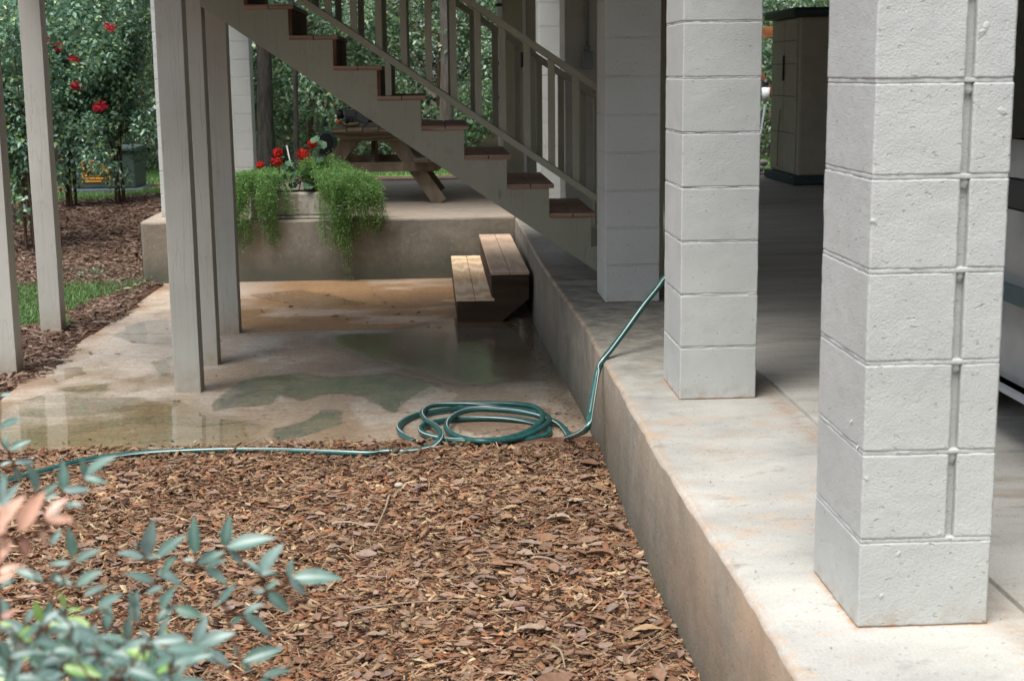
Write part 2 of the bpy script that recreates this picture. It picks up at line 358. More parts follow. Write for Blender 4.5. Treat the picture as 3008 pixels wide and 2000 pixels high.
M_dryleaf = chipmat('dry_leaf', [(.20,.11,.07), (.30,.19,.13), (.24,.17,.14), (.34,.20,.11), (.16,.09,.06), (.38,.28,.20), (.28,.20,.17)], .6)
M_redchip = chipmat('bark_chip_reddish', [(.07,.04,.028), (.15,.09,.06), (.24,.155,.11), (.18,.10,.065), (.42,.32,.25), (.11,.065,.045)])

def flat(name, col, rough=.5, spec=.5, metal=0, nz=0):
    m = Mt(name, rough, spec); m.b.inputs['Metallic'].default_value = metal
    p = m.co('Object'); a = m.noise(p, 9, 4); m.color(m.ramp(a, [(.3, tuple(x*(.9-nz) for x in col)), (.7, tuple(min(1, x*1.08) for x in col))])); return m.m
M_black = flat('black_plastic', (.014,.014,.016), .45); M_green_met = flat('green_metal', (.06,.16,.12), .35); M_orange = flat('orange_plastic', (.75,.09,.01), .4)
M_steel = flat('galvanised_steel', (.26,.28,.30), .5, .5, .3); M_shed = flat('tan_resin', (.44,.41,.34), .5); M_shedg = flat('green_resin', (.03,.055,.06), .5)
M_tank = flat('fuel_tank', (.28,.22,.11), .35); M_grey = flat('grey_cover', (.12,.125,.12), .5); M_sign = flat('orange_sign', (.80,.33,.04), .6); M_ink = flat('dark_print', (.05,.03,.02), .6)
M_trans = flat('transformer_green', (.055,.085,.075), .5, nz=.05); M_white = flat('white_plastic', (.72,.74,.76), .4); M_carpaint = flat('grey_car_paint', (.30,.31,.31), .22, .6, .3)
M_glass = flat('dark_glass', (.01,.014,.016), .08, .8); M_rubber = flat('tyre_rubber', (.02,.02,.02), .8); M_lens = flat('red_lens', (.25,.01,.01), .15)
M_iron = flat('dark_iron', (.02,.02,.02), .5); M_planter_soil = flat('soil', (.03,.022,.016), .95); M_orangewood = raw_wood('orange_cedar', (.22,.08,.03), (.38,.16,.06), (4,4,1))
M_cord = flat('yellow_cord', (.25,.24,.03), .5); M_ceil = flat('ceiling_boards', (.22,.20,.16), .8)

def hose_mat():
    m = Mt('hose_rubber', .32, .5); uv = m.n('UVMap'); sx = m.n('SeparateXYZ'); m.l(uv.outputs[0], sx.inputs[0])
    d = m.math('ABSOLUTE', m.math('SUBTRACT', sx.outputs[0], .5))
    nz = m.noise(m.geo(), 25, 4)
    c = m.ramp(nz, [(.3, (.014,.07,.068)), (.7, (.024,.115,.105))])
    c = m.mix(m.ramp(nz, [(.62, (0,0,0)), (.72, (.35,.35,.35))]), c, (.10, .13, .11))
    c = m.mix(m.ramp(d, [(.020, (1,1,1)), (.027, (0,0,0))]), c, (.62, .66, .62)); m.color(c); return m.m
M_hose = hose_mat()

# patio: albedo and wetness painted per vertex as stains plus sky glare (numpy), fine grain in the shader
def patio_mat():
    m = Mt('patio_concrete', .8, .35); a = m.n('VertexColor', layer_name='stain'); w = m.n('Attribute', attribute_name='wet'); p = m.geo()
    c = a.outputs[0]; nz = m.noise(p, 55, 5, .65); c = m.mix(.8, c, m.ramp(nz, [(.3, (.34,.34,.34)), (.7, (.66,.66,.66))]), 'OVERLAY'); q2 = m.n('Mapping'); q2.inputs['Scale'].default_value = (.5, 1.6, 1); m.l(p, q2.inputs[0]); n7 = m.noise(q2.outputs[0], 16, 6, .75, .6); c = m.mix(.7, c, m.ramp(n7, [(.3, (.34,.34,.34)), (.7, (.64,.64,.64))]), 'OVERLAY')
    gr = m.noise(p, 42, 3, .7); c = m.mix(m.ramp(gr, [(.30, (.7,.7,.7)), (.36, (0,0,0))]), c, (.06, .045, .03))
    sp = m.noise(p, 7, 6, .7, .5); c = m.mix(m.ramp(sp, [(.56, (0,0,0)), (.7, (.3,.3,.3))]), c, (.16, .11, .07))
    m.color(c)
    wf = w.outputs['Fac']
    m.rough(m.ramp(wf, [(.25, (.75,.75,.75)), (.6, (.22,.22,.22)), (.85, (.035,.035,.035))]))
    m.l(m.ramp(wf, [(.3, (.3,.3,.3)), (.8, (.75,.75,.75))]), m.b.inputs['Specular IOR Level'])
    h = m.math('MULTIPLY', m.math('ADD', m.noise(p, 60, 5, .6), m.math('MULTIPLY', m.noise(p, 9, 4), 1.2)), m.math('SUBTRACT', 1, wf, True)); m.bump(h, .0022, 1); return m.m
M_patio = patio_mat()
def ground_mat():
    m = Mt('earth', .95, .1); p = m.geo(); sx = m.n('SeparateXYZ'); m.l(p, sx.inputs[0]); X, Y = sx.outputs[0], sx.outputs[1]
    a = m.noise(p, 24, 6, .7); brown = m.ramp(a, [(.3, (.05,.028,.02)), (.5, (.14,.075,.05)), (.7, (.27,.16,.11))])
    b = m.noise(p, 12, 6, .7); green = m.ramp(b, [(.3, (.09,.17,.05)), (.7, (.19,.32,.10))])
    w = m.math('MULTIPLY', m.math('SUBTRACT', m.noise(p, 1.6, 3), .5), 1.2)
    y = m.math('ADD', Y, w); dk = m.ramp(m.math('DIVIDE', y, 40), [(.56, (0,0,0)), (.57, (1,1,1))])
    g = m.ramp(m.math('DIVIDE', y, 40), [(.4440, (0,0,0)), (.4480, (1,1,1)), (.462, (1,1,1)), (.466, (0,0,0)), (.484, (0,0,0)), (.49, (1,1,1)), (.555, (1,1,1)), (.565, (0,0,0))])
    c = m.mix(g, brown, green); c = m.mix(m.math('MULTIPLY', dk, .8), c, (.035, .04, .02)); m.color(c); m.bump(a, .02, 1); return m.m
M_ground = ground_mat()

# ------------------------------------------------------------------ ground
def hgt(x, y):
    """height of the earth: level at the patio, rising towards the lawn behind"""
    x = np.asarray(x, float); y = np.asarray(y, float)
    t = np.clip((y-12.3)/5.2, 0, 1); t = t*t*(3-2*t)
    z = -.475-.0055*np.clip(y-6.5, 0, 6)+t*(.42-.12*np.clip((-x-2.5)/1.5, 0, 1))
    t2 = np.clip((y-18)/4, 0, 1); z = z+t2*.10*np.clip((-x-2.5)/1.5, 0, 1)
    z = z+.018*(fbm(x, y, 1.4, 3, 3)-.5)
    # the bed in front of the patio: mulch heaped a little
    near = (y < 6.62)
    z = np.where(near, -.462+.03*(fbm(x, y, 1.8, 3, 5)-.5)+.02*np.clip((y-4)/2.5, 0, 1), z)
    # tuck under the slabs
    under = ((x > .78) & (y < 19) & (x < 11.5)) | ((x > -2.5) & (y > 12.7) & (y < 17.55) & (x < 3))
    z = np.where(under, -.7, z)
    z = np.where((x > -2.3) & (x < .78) & (y > 6.75) & (y < 12.7), -.7, z)
    return z
xs = np.unique(np.concatenate([np.linspace(-400, -30, 12), np.linspace(-30, -8, 30), np.linspace(-8, 2, 160), np.linspace(2, 30, 60), np.linspace(30, 400, 12)]))
ys = np.unique(np.concatenate([np.linspace(-400, -10, 12), np.linspace(-10, 1, 12), np.linspace(1, 22, 300), np.linspace(22, 60, 40), np.linspace(60, 600, 14)]))
gx, gy = np.meshgrid(xs, ys); V = np.stack([gx, gy, hgt(gx, gy)], -1).reshape(-1, 3)
i = np.arange(len(ys)-1)[:, None]*len(xs)+np.arange(len(xs)-1)[None]; Fq = np.stack([i, i+1, i+len(xs)+1, i+len(xs)], -1).reshape(-1, 4)
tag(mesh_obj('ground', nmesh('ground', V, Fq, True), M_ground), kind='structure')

# ------------------------------------------------------------------ patio
def inpoly(x, y, P):
    c = np.zeros(x.shape, bool); n = len(P)
    for i in range(n):
        x1, y1 = P[i][:2]; x2, y2 = P[(i+1) % n][:2]
        k = ((y1 > y) != (y2 > y)) & (x < (x2-x1)*(y-y1)/(y2-y1+1e-12)+x1); c ^= k
    return c
def blur(k, r, it=2):
    k = k.astype(float)
    for _ in range(it):
        a = k.copy()
        for d in range(1, r+1): a += np.roll(k, d, 0)+np.roll(k, -d, 0)
        k = a/(2*r+1); a = k.copy()
        for d in range(1, r+1): a += np.roll(k, d, 1)+np.roll(k, -d, 1)
        k = a/(2*r+1)
    return k
C = 1.2756
def pp(l): return [tuple(on_patio(a*C, b*C))[:2] for a, b in l]     # D-pixels on the patio plane
nx, ny = 250, 430
X0, X1, Y0, Y1 = -2.36, .80, 6.50, 12.80
gx, gy = np.meshgrid(np.linspace(X0, X1, nx), np.linspace(Y0, Y1, ny))
ex = gx.copy(); ey = gy.copy()
edge = .05*(fbm(gx*0+1, gy, 2.2, 3, 11)-.5); ex = np.where(gx < X0+.001, gx+edge, gx)
zz = -.45-.013*(gy-6.55)+.006*(fbm(gx, gy, 1.1, 3, 21)-.5)
wx = gx+.10*(fbm(gx, gy, 3, 4, 31)-.5)+.03*(fbm(gx, gy, 14, 3, 33)-.5); wy = gy+.22*(fbm(gx, gy, 3, 4, 41)-.5)+.06*(fbm(gx, gy, 14, 3, 43)-.5)
col = np.zeros(gx.shape+(3,)); base = np.array((.35, .275, .20)); ochre = np.array((.26, .18, .10)); pale = np.array((.45, .40, .33)); grn = np.array((.155, .155, .115)); brn = np.array((.17, .112, .07)); brown = np.array((.33, .24, .165))
def lay(col, k, c): k = np.clip(k, 0, 1)[..., None]; return col*(1-k)+c*k
sm = lambda v, a, b: np.clip((v-a)/(b-a), 0, 1)
col[:] = base; n1 = fbm(wx, wy*.6, 1.3, 5, 51); n2 = fbm(wx, wy*.7, 3.5, 5, 52); n3 = fbm(wx*.6, wy, 2.2, 5, 53)
col = lay(col, sm(n1, .5, .62)*.6, ochre)
col = lay(col, sm(n2, .56, .66)*.7, pale)
# rear bay of patio: orange-tan new concrete behind the rough joint at y ~10
joint = 10.02+.10*(fbm(gx, gy*0, 3.5, 4, 61)-.5)+.04*(fbm(gx, gy*0, 14, 3, 62)-.5)
rear = (gy > joint)
tan = np.array((.38, .225, .11)); ct = lay(np.broadcast_to(tan, col.shape).copy(), sm(n3, .52, .64)*.7, np.array((.62, .50, .38))); ct = lay(ct, sm(n1, .55, .7)*.5, np.array((.34, .19, .09)))
ct = lay(ct, sm(gx, .0, .5)*.45, brn)
col = np.where(rear[..., None], ct, col)
# right/back part before the joint: grey-green and darker
k = sm(gx+.35*(n1-.5)*4, -.9, .1)*sm(gy, 7.2, 8.0)*(~rear); col = lay(col, k*.75, np.array((.235, .21, .165)))
k = sm(gx+.3*(n2-.5)*4, -.35, .2)*sm(gy, 8.2, 8.8)*(~rear); col = lay(col, k*.7, np.array((.15, .125, .09)))
col = lay(col, sm(gx, -1.6, -1.2)*sm(gy, 8.3, 8.7)*(~rear)*sm(n2, .45, .6)*.6, np.array((.42, .39, .34)))
wet = sm(n1, .45, .60)*.42
P1 = pp([(482,945),(560,875),(700,862),(830,868),(905,862),(1010,885),(1010,905),(925,925),(918,952),(880,935),(820,905),(760,905),(700,922),(660,905),(640,925),(560,935)])
P2 = pp([(625,985),(690,972),(720,950),(770,948),(780,975),(700,1005),(640,1015)])
P3 = pp([(352,835),(400,820),(402,862),(375,868)])
for Pq in (P1, P2, P3):
    k = inpoly(wx, wy, Pq); k2 = inpoly(wx+.012, wy+.03, Pq) | inpoly(wx-.012, wy-.03, Pq); col = lay(col, (k2 & ~k)*.5, np.array((.10, .075, .05))); g2 = fbm(gx, gy*.6, 9, 4, 81); col = lay(col, k*(.55+.45*sm(g2, .35, .6)), grn); col = lay(col, k*sm(fbm(gx, gy, 5, 4, 82), .5, .62)*.5, np.array((.22,.20,.13))); wet = np.where(k, .66, wet)
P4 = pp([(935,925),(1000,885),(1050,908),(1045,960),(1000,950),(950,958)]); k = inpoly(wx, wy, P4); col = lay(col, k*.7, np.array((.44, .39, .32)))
# standing water, front left
PW = pp([(-60,960),(150,890),(240,882),(235,915),(330,915),(420,935),(480,960),(560,972),(600,985),(585,1010),(640,1030),(300,1046),(-60,1060)])
k = inpoly(wx, wy, PW); kb = blur(k, 3); kc = blur(inpoly(wx+.05, wy+.1, PW) | inpoly(wx-.05, wy-.12, PW), 7); col = lay(col, kc*.35, np.array((.25, .18, .11))); col = lay(col, kb*.75, np.array((.27, .195, .10))); col = lay(col, k*sm(n2, .5, .62)*.5, np.array((.25, .22, .14))); wet = np.maximum(wet, np.maximum(kb*1.02, kc*.6))
PW2 = pp([(100,850),(185,845),(190,862),(120,880)]); k = inpoly(wx, wy, PW2); col = lay(col, k*.6, np.array((.30,.21,.11))); wet = np.where(k, .95, wet)
PW3 = pp([(1056,730),(1240,730),(1300,878),(1040,886),(900,840),(740,800),(760,770),(900,760)]); k = inpoly(wx, wy, PW3); kb = blur(k, 5); col = lay(col, kb*.62, np.array((.10,.07,.045))); wet = np.maximum(wet, kb*(.70+.12*sm(n2, .4, .6)))
wet = np.where(k & (gx < .1), np.minimum(wet, .70+.2*sm(n2, .4, .6)), wet)
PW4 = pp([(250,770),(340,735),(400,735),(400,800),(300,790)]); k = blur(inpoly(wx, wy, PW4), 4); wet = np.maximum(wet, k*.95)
PW5 = pp([(560,680),(700,665),(860,700),(700,712)]); k = blur(inpoly(wx, wy, PW5), 4); wet = np.maximum(wet, k*.8)
PD = pp([(1060,930),(1270,940),(1275,990),(1150,1010),(1060,990)]); k = inpoly(wx, wy, PD); col = lay(col, k*.7, np.array((.20,.13,.085)))
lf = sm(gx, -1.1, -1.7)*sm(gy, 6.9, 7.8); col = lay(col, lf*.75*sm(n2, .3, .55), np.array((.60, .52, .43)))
k = blur(inpoly(wx, wy, PW4), 3); col = lay(col, k*.6, np.array((.70, .66, .60)))  # pale tone paints the sky glare into the colour here
kk_ = fbm(wx*.5, wy*1.5, 4, 5, 83); col = lay(col, inpoly(wx, wy, PW)*sm(kk_, .48, .6)*.45, np.array((.15,.14,.075)))
# dirt along the slab foot and left edge
col = lay(col, sm(gx, .60, .70)*.6*sm(n2, .35, .55), np.array((.12,.09,.06))); col = lay(col, sm(gy, 12.15, 12.5)*.4, brn)
col = lay(col, sm(gx, -2.15, -2.33)*.5*sm(n3, .4, .6), np.array((.30,.19,.12)))
# cracks
def crack(pts, w=.006):
    global col
    Pq = pp(pts); jx = gx+.05*(fbm(gx, gy, 9, 3, 71)-.5); jy = gy+.05*(fbm(gx, gy, 9, 3, 72)-.5)
    for (a, b), (c, d) in zip(Pq[:-1], Pq[1:]):
        L2 = (c-a)**2+(d-b)**2; t = np.clip(((jx-a)*(c-a)+(jy-b)*(d-b))/L2, 0, 1); dd = np.hypot(jx-a-t*(c-a), jy-b-t*(d-b)); col = lay(col, (dd < w)*.75, np.array((.06,.045,.03)))
crack([(455,985),(520,975),(600,965)]); crack([(330,1020),(420,1008)]); crack([(1100,1000),(1180,985),(1240,1000)]); crack([(540,915),(600,898),(680,895),(760,885)])
col = lay(col, (np.abs(gy-joint) < .012)*.55, np.array((.12,.09,.06)))
V = np.stack([ex, ey, zz], -1).reshape(-1, 3)
i = np.arange(ny-1)[:, None]*nx+np.arange(nx-1)[None]; Fq = np.stack([i, i+1, i+nx+1, i+nx], -1).reshape(-1, 4)
# skirt so that the patio is a slab with thickness
nv = len(V); left = np.arange(ny)*nx; front = np.arange(nx)
V2 = np.concatenate([V, V[left]-[0, 0, .12], V[front]-[0, 0, .12]])
sk = np.stack([left[:-1], left[1:], nv+np.arange(1, ny), nv+np.arange(ny-1)], -1)
sf = np.stack([front[1:], front[:-1], nv+ny+np.arange(nx-1), nv+ny+np.arange(1, nx)], -1)
me = nmesh('patio', V2, np.concatenate([Fq, sk, sf]), True)
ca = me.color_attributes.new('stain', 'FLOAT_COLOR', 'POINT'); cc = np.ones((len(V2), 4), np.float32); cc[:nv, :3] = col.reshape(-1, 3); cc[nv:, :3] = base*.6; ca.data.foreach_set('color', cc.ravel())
wa = me.attributes.new('wet', 'FLOAT', 'POINT'); ww = np.zeros(len(V2), np.float32); ww[:nv] = wet.ravel(); wa.data.foreach_set('value', ww)
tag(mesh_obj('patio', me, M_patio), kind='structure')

# ------------------------------------------------------------------ raised concrete slab (strip under the pillars, carport floor, back terrace)
EDGE = [(.74,.2),(.744,2.83),(.747,3.404),(.732,3.945),(.721,4.74),(.735,5.656),(.757,7.156),(.711,8.9),(.698,9.97),(.715,11.4),(.72,12.76)]
def edge_x(y):
    ys_ = [b for a, b in EDGE]; xs_ = [a for a, b in EDGE]; return .733+.6*(float(np.interp(y, ys_, xs_))-.733)+.006*(mnoise.noise((0, y*3.1, 0)))
def concrete_slab():
    bm = bmesh.new(); Y = np.linspace(.2, 12.76, 300); rows = []
    ch = .014
    for y in Y:
        x = edge_x(y); j = lambda s: .0035*mnoise.noise((s*5, y*11, s)); cz = ch*(1+.6*mnoise.noise((3, y*6, 1)))
        xb = x-.012
        rows.append([bm.verts.new(p) for p in ((xb+j(1), y, -.62), (x+j(2), y, -.25), (x+j(3), y, -cz), (x+cz+j(4), y, -.001+j(5)*.3), (1.352, y, 0), (1.354, y, -.012))])
    for a, b in zip(rows[:-1], rows[1:]):
        for k in range(5):
            f = bm.faces.new((a[k+1], a[k], b[k], b[k+1])); f.material_index = 1 if k < 2 else 0; f.smooth = k in (1, 2)
    # carport floor beyond the tooled joint
    Y2 = [.2, 4, 8, 12.76, 17.6]
    fl = [[bm.verts.new((1.362, y, -.012)), bm.verts.new((1.366, y, .001)), bm.verts.new((9.5, y, .001))] for y in Y2]
    for a, b in zip(fl[:-1], fl[1:]):
        for k in range(2): f = bm.faces.new((a[k], a[k+1], b[k+1], b[k])); f.material_index = 2
    g = [bm.verts.new(p) for p in ((1.35,.2,-.0125),(1.368,.2,-.0125),(1.368,17.6,-.0125),(1.35,17.6,-.0125))]; bm.faces.new(g).material_index = 1
    # back terrace: wavy front lip at y~12.77
    Xs = np.linspace(-2.53, .72, 120); rb = []
    for x in Xs:
        y = 12.765+.006*mnoise.noise((x*3, 0, 5)); c = .013*(1+.6*mnoise.noise((x*6, 2, 0))); s = min(1, (x+2.53)/.03)
        yy = y+.03*(1-s)
        rb.append([bm.verts.new(p) for p in ((x, yy+.0, -.62), (x, yy, -c), (x, yy+c, 0), (x, 17.6, 0))])
    for a, b in zip(rb[:-1], rb[1:]):
        for k in range(3): f = bm.faces.new((a[k], b[k], b[k+1], a[k+1])); f.material_index = (1, 1, 0)[k]
    # strip top between terrace and joint, y 12.76..17.6
    q = [bm.verts.new(p) for p in ((.72,12.76,0),(1.352,12.76,0),(1.352,17.6,0),(.72,17.6,0))]; bm.faces.new(q)
    # left and rear faces
    q = [bm.verts.new(p) for p in ((-2.53,12.79,-.62),(-2.53,12.79,0),(-2.53,17.6,0),(-2.53,17.6,-.62))]; bm.faces.new(q).material_index = 1
    q = [bm.verts.new(p) for p in ((-2.53,17.6,-.62),(-2.53,17.6,0),(9.5,17.6,0),(9.5,17.6,-.62))]; bm.faces.new(q).material_index = 1
    bmesh.ops.recalc_face_normals(bm, faces=bm.faces)
    o = child_of('concrete_slab', bm, [M_slab, M_face, M_floor], None); tag(o, kind='structure')
    bm = bmesh.new(); bx(bm, -2.5, 9.4, 17.42, 17.58, .002, .022, .006); o = child_of('slab_lip', bm, M_slab, None); tag(o, kind='structure')
concrete_slab()

# ------------------------------------------------------------------ concrete block pillars
CH = .2032
def rough_block(bm, x0, x1, y0, y1, z0, z1, n, amp, seed, rnd=.006):
    """closed box, grid-subdivided, rounded edges, noisy faces"""
    def axis(a, b):
        k = max(1, int((b-a)/n)); r2 = rnd*2
        if b-a < 5*rnd: return [a, a+rnd*.9, b-rnd*.9, b]
        return [a, a+rnd, a+r2]+[a+r2+(b-a-2*r2)*i/k for i in range(1, k)]+[b-r2, b-rnd, b]
    ax, ay, az = axis(x0, x1), axis(y0, y1), axis(z0, z1); nx, ny, nz = len(ax)-1, len(ay)-1, len(az)-1
    vm = {}
    def vert(i, j, k):
        q = (i, j, k)
        if q in vm: return vm[q]
        p = Vector((ax[i], ay[j], az[k]))
        c = Vector(((x0+x1)/2, (y0+y1)/2, (z0+z1)/2)); h = Vector(((x1-x0)/2, (y1-y0)/2, (z1-z0)/2))
        d = p-c; inner = Vector([max(-h[a]+rnd, min(h[a]-rnd, d[a])) for a in range(3)]); e = d-inner
        ne = sum(abs(v) > 1e-6 for v in e)
        if ne >= 2: p = c+inner+e.normalized()*rnd*(.85+.6*max(-.6, mnoise.noise(p*38+Vector((seed, 0, 0)))))
        w = mnoise.noise(p*14+Vector((seed, 3, 1)))*amp + mnoise.noise(p*55+Vector((1, seed, 2)))*amp*.7
        if ne >= 2: w = w-abs(mnoise.noise(p*70+Vector((seed, 9, 9))))*amp*2.2
        nrm = Vector([(1 if d[a] > 0 else -1) if abs(abs(d[a])-h[a]) < 1e-6 else 0 for a in range(3)])
        if nrm.length: p = p+nrm.normalized()*w
        vm[q] = bm.verts.new(p); return vm[q]
    def face(f):
        q = bm.faces.new(f); q.smooth = True
    for i in range(nx):
        for j in range(ny):
            face((vert(i,j+1,0), vert(i+1,j+1,0), vert(i+1,j,0), vert(i,j,0))); face((vert(i,j,nz), vert(i+1,j,nz), vert(i+1,j+1,nz), vert(i,j+1,nz)))
    for i in range(nx):
        for k in range(nz):
            face((vert(i,0,k), vert(i+1,0,k), vert(i+1,0,k+1), vert(i,0,k+1))); face((vert(i+1,ny,k), vert(i,ny,k), vert(i,ny,k+1), vert(i+1,ny,k+1)))
    for j in range(ny):
        for k in range(nz):
            face((vert(0,j+1,k), vert(0,j,k), vert(0,j,k+1), vert(0,j+1,k+1))); face((vert(nx,j,k), vert(nx,j+1,k), vert(nx,j+1,k+1), vert(nx,j,k+1)))
def pillar(x, y, w, d, label, n=.02, amp=.0012, slot=None, top=2.72, m=None, joint=.0095, jn=.012, rnd=.0026):
    t = thing('concrete_block_pillar', (x+w/2, y+d/2, 0), label, 'pillar', 'painted concrete block pillars')
    bm = bmesh.new(); k = 0; z = .001; ja = jn
    nc = int(math.ceil(top/CH))
    nlow = nc if n > .03 else 9
    for k in range(nc):
        z0 = k*CH+(joint/2 if k else .001); z1 = (k+1)*CH-joint/2
        nn = n if k < nlow else .06
        dx = .0015*mnoise.noise((k*7.7, x*3, y)); dy = .0015*mnoise.noise((x, k*5.1, y*2))
        if slot and k > 0:
            s0, s1 = slot
            rough_block(bm, x+dx, s0+dx*.5+.0015*mnoise.noise((k*3.3,1,1)), y+dy, y+d+dy, z0, z1, nn, amp, k*3.7+x, rnd); rough_block(bm, s1+.0015*mnoise.noise((k*4.3,2,1)), x+w+dx, y+dy, y+d+dy, z0, z1, nn, amp, k*5.1+y, rnd)
        else: rough_block(bm, x+dx, x+w+dx, y+dy, y+d+dy, z0, z1, nn, amp, k*3.7+x+y, rnd)
    o = child_of('blockwork', bm, m or M_block, t)
    bm = bmesh.new()
    ins = .020
    rough_block(bm, x+ins, x+w-ins, y+ins, y+d-ins, .0, top-.01, .03 if n < .03 else .1, .0008, x*2+y, .003)
    for k in range(1, nc):
        g = (.0011+.0009*mnoise.noise((k*3.1, x, y)))*(1 if slot else .45); rough_block(bm, x+g, x+w-g, y+g, y+d-g, k*CH-joint/2-.001, k*CH+joint/2+.001, .014 if (n < .03 and k < nlow) else .1, .0016, k*9.3+x, .002)
    if slot:
        # recessed mortar of the open head joint, with blobs of mortar squeezed out at each bed joint
        for k in range(1, nlow):
            for zz_, hh in ((k*CH, .007),):
                cxm = (slot[0]+slot[1])/2
                mm = Matrix.Translation((cxm+.003*mnoise.noise((k,1,3)), y+.015, k*CH-.012+.010*mnoise.noise((k*2.2,4,4)))) @ Matrix.Diagonal((.0118, .0085, .014+.010*abs(mnoise.noise((k*1.7,2,2))), 1))
                r = bmesh.ops.create_icosphere(bm, subdivisions=3, radius=1, matrix=mm)
                for v in r['verts']:
                    v.co += (v.co-mm.translation)*.30*mnoise.noise(v.co*160)
                    for f in v.link_faces: f.smooth = True
    child_of('mortar', bm, m or M_block, t)
    return t
pA = pillar(.9436, 3.088, .3001, .3804, 'nearest and largest painted block pillar, with an open vertical joint down its front', n=.011, amp=.0013, slot=(1.1375, 1.1575), joint=.0095, rnd=.0026)
pB = pillar(.9386, 5.443, .2952, .3924, 'pale painted block pillar where the garden hose passes, chipped along its right edge', n=.013, amp=.0012, joint=.0065)
pC = pillar(.9412, 7.876, .298, .3984, 'shaded block pillar hiding the foot of the staircase', n=.018, amp=.001, joint=.008)
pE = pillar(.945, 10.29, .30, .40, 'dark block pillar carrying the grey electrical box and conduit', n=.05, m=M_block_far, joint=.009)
pD = pillar(.945, 12.68, .30, .40, 'bright grey block pillar seen through the stair balusters', n=.05, joint=.010)
pF1 = pillar(-2.43, 13.29, .46, .30, 'block pillar on the left corner of the back terrace, mostly hidden by the paired posts', n=.05, joint=.010)
pF2 = pillar(-2.47, 17.0, .44, .30, 'light block pillar at the far left, behind the fern planter', n=.05, joint=.010)
# lumps of splashed mortar on pillar A
bm = bmesh.new()
for (u, v, a, b) in ((2880+10, 88, .009, .020), (2944, 326, .014, .007), (2502, 1235, .006, .008), (2520, 1312, .005, .006), (2640, 1625, .005, .008), (2590, 1750, .006, .006), (2762, 1565, .007, .006), (2565, 650, .008, .006), (2545, 1405, .006, .004)):
    p = at(u, v, y=3.088) if u > 2520 or u < 2500 and False else (at(u, v, y=3.088) if u >= 2530 else at(u, v, x=.9436))
    sx_, sy_ = (a*.8, .0022) if u >= 2530 else (.0022, a*.8)
    mm = Matrix.Translation(p) @ Matrix.Rotation(.5, 4, 'Y') @ Matrix.Diagonal((sx_, sy_, b, 1)); r = bmesh.ops.create_icosphere(bm, subdivisions=3, radius=1, matrix=mm)
    for q in r['verts']:
        q.co += (q.co-mm.translation)*.5*mnoise.noise(q.co*190)
        for f in q.link_faces: f.smooth = True
child_of('mortar_splash', bm, M_block, pA)

# ------------------------------------------------------------------ house above, and rooms at the rear (things)
bm = bmesh.new()
bx(bm, .85, 9.4, 2.98, 17.4, 2.73, 2.95); bx(bm, -2.5, .848, 12.7, 17.4, 2.73, 2.95)
bx(bm, -2.2, .847, 6.0, 11.1, 2.58, 2.72); bx(bm, -2.2, -2.16, 6.0, 11.1, 2.40, 2.578)
for y in np.arange(6.0, 11.0, .42): bx(bm, -2.15, .84, y, y+.04, 2.40, 2.578)
t = child_of('unseen_ceiling', bm, M_ceil, None); tag(t, kind='structure')  # unseen; front edge and open gap are shaped for the light below
sr = thing('storage_room', (2.2, 17.45, 0), 'olive painted storage room wall with a door, behind the stair railings', 'storage room')
bm = bmesh.new(); bx(bm, .84, 3.6, 16.9, 17.4, .003, 2.72); child_of('wall', bm, M_olive, sr)
bm = bmesh.new(); bx(bm, 1.075, 1.11, 16.875, 16.9, .003, 2.2, .003); bx(bm, 1.95, 2.0, 16.875, 16.9, .003, 2.2, .003); bx(bm, 1.075, 2.0, 16.87, 16.899, 2.2, 2.26, .003); child_of('door_frame', bm, M_trim, sr)
bm = bmesh.new(); bx(bm, 1.112, 1.948, 16.885, 16.899, .02, 2.19, .004); dr = child_of('door', bm, M_greige, sr)
bm = bmesh.new(); bx(bm, 1.045, 1.075, 16.85, 16.874, 1.30, 1.47, .006); bx(bm, 1.05, 1.075, 16.84, 16.86, 1.36, 1.40, .004); child_of('hinge', bm, M_iron, dr)
ds = thing('downspout', (.80, 16.95, 0), 'thin white downspout strapped to the corner of the olive storage room', 'downspout')
bm = bmesh.new(); bx(bm, .785, .825, 16.9, 16.96, .003, 2.72, .006); child_of('pipe', bm, M_trim, ds)
for z in (.95, 1.33, 1.98):
    bm = bmesh.new(); bx(bm, .765, .845, 16.885, 16.899, z, z+.035, .004); child_of('strap', bm, M_iron, ds)
# carport side and rear walls, added to keep its depth dark
cw = thing('added_carport_wall', (9.2, 10, 0), 'block wall added to keep the depth of the carport dark', 'wall')
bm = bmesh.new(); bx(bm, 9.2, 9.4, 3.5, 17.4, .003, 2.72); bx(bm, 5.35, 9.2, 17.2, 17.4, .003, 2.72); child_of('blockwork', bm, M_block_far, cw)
pw = thing('plywood_board', (1.36, 8.62, 0), 'narrow olive board standing on end behind the shaded pillar', 'board')
bm = bmesh.new(); bx(bm, 1.245, 1.366, 8.55, 8.575, .003, 1.05, .003); child_of('board', bm, M_olive, pw)

# electrical box and conduit on pillar E
eb = thing('electrical_box', (1.10, 10.27, 1.27), 'grey electrical box with conduit running up the dark block pillar', 'electrical box')
bm = bmesh.new(); bx(bm, 1.064, 1.138, 10.235, 10.285, 1.268, 1.388, .004); bo = child_of('housing', bm, M_steel, eb)
bm = bmesh.new(); bx(bm, 1.08, 1.125, 10.222, 10.234, 1.325, 1.368, .004); child_of('cover_plate', bm, M_steel, bo)
bm = bmesh.new(); tube(bm, [(1.098, 10.262, 1.385), (1.098, 10.262, 2.0), (1.098, 10.262, 2.7)], .0125, 12); child_of('conduit', bm, M_steel, eb)
bm = bmesh.new(); tube(bm, [(1.098, 10.262, 1.389), (1.098, 10.262, 1.42)], .018, 12); child_of('connector', bm, M_steel, eb)

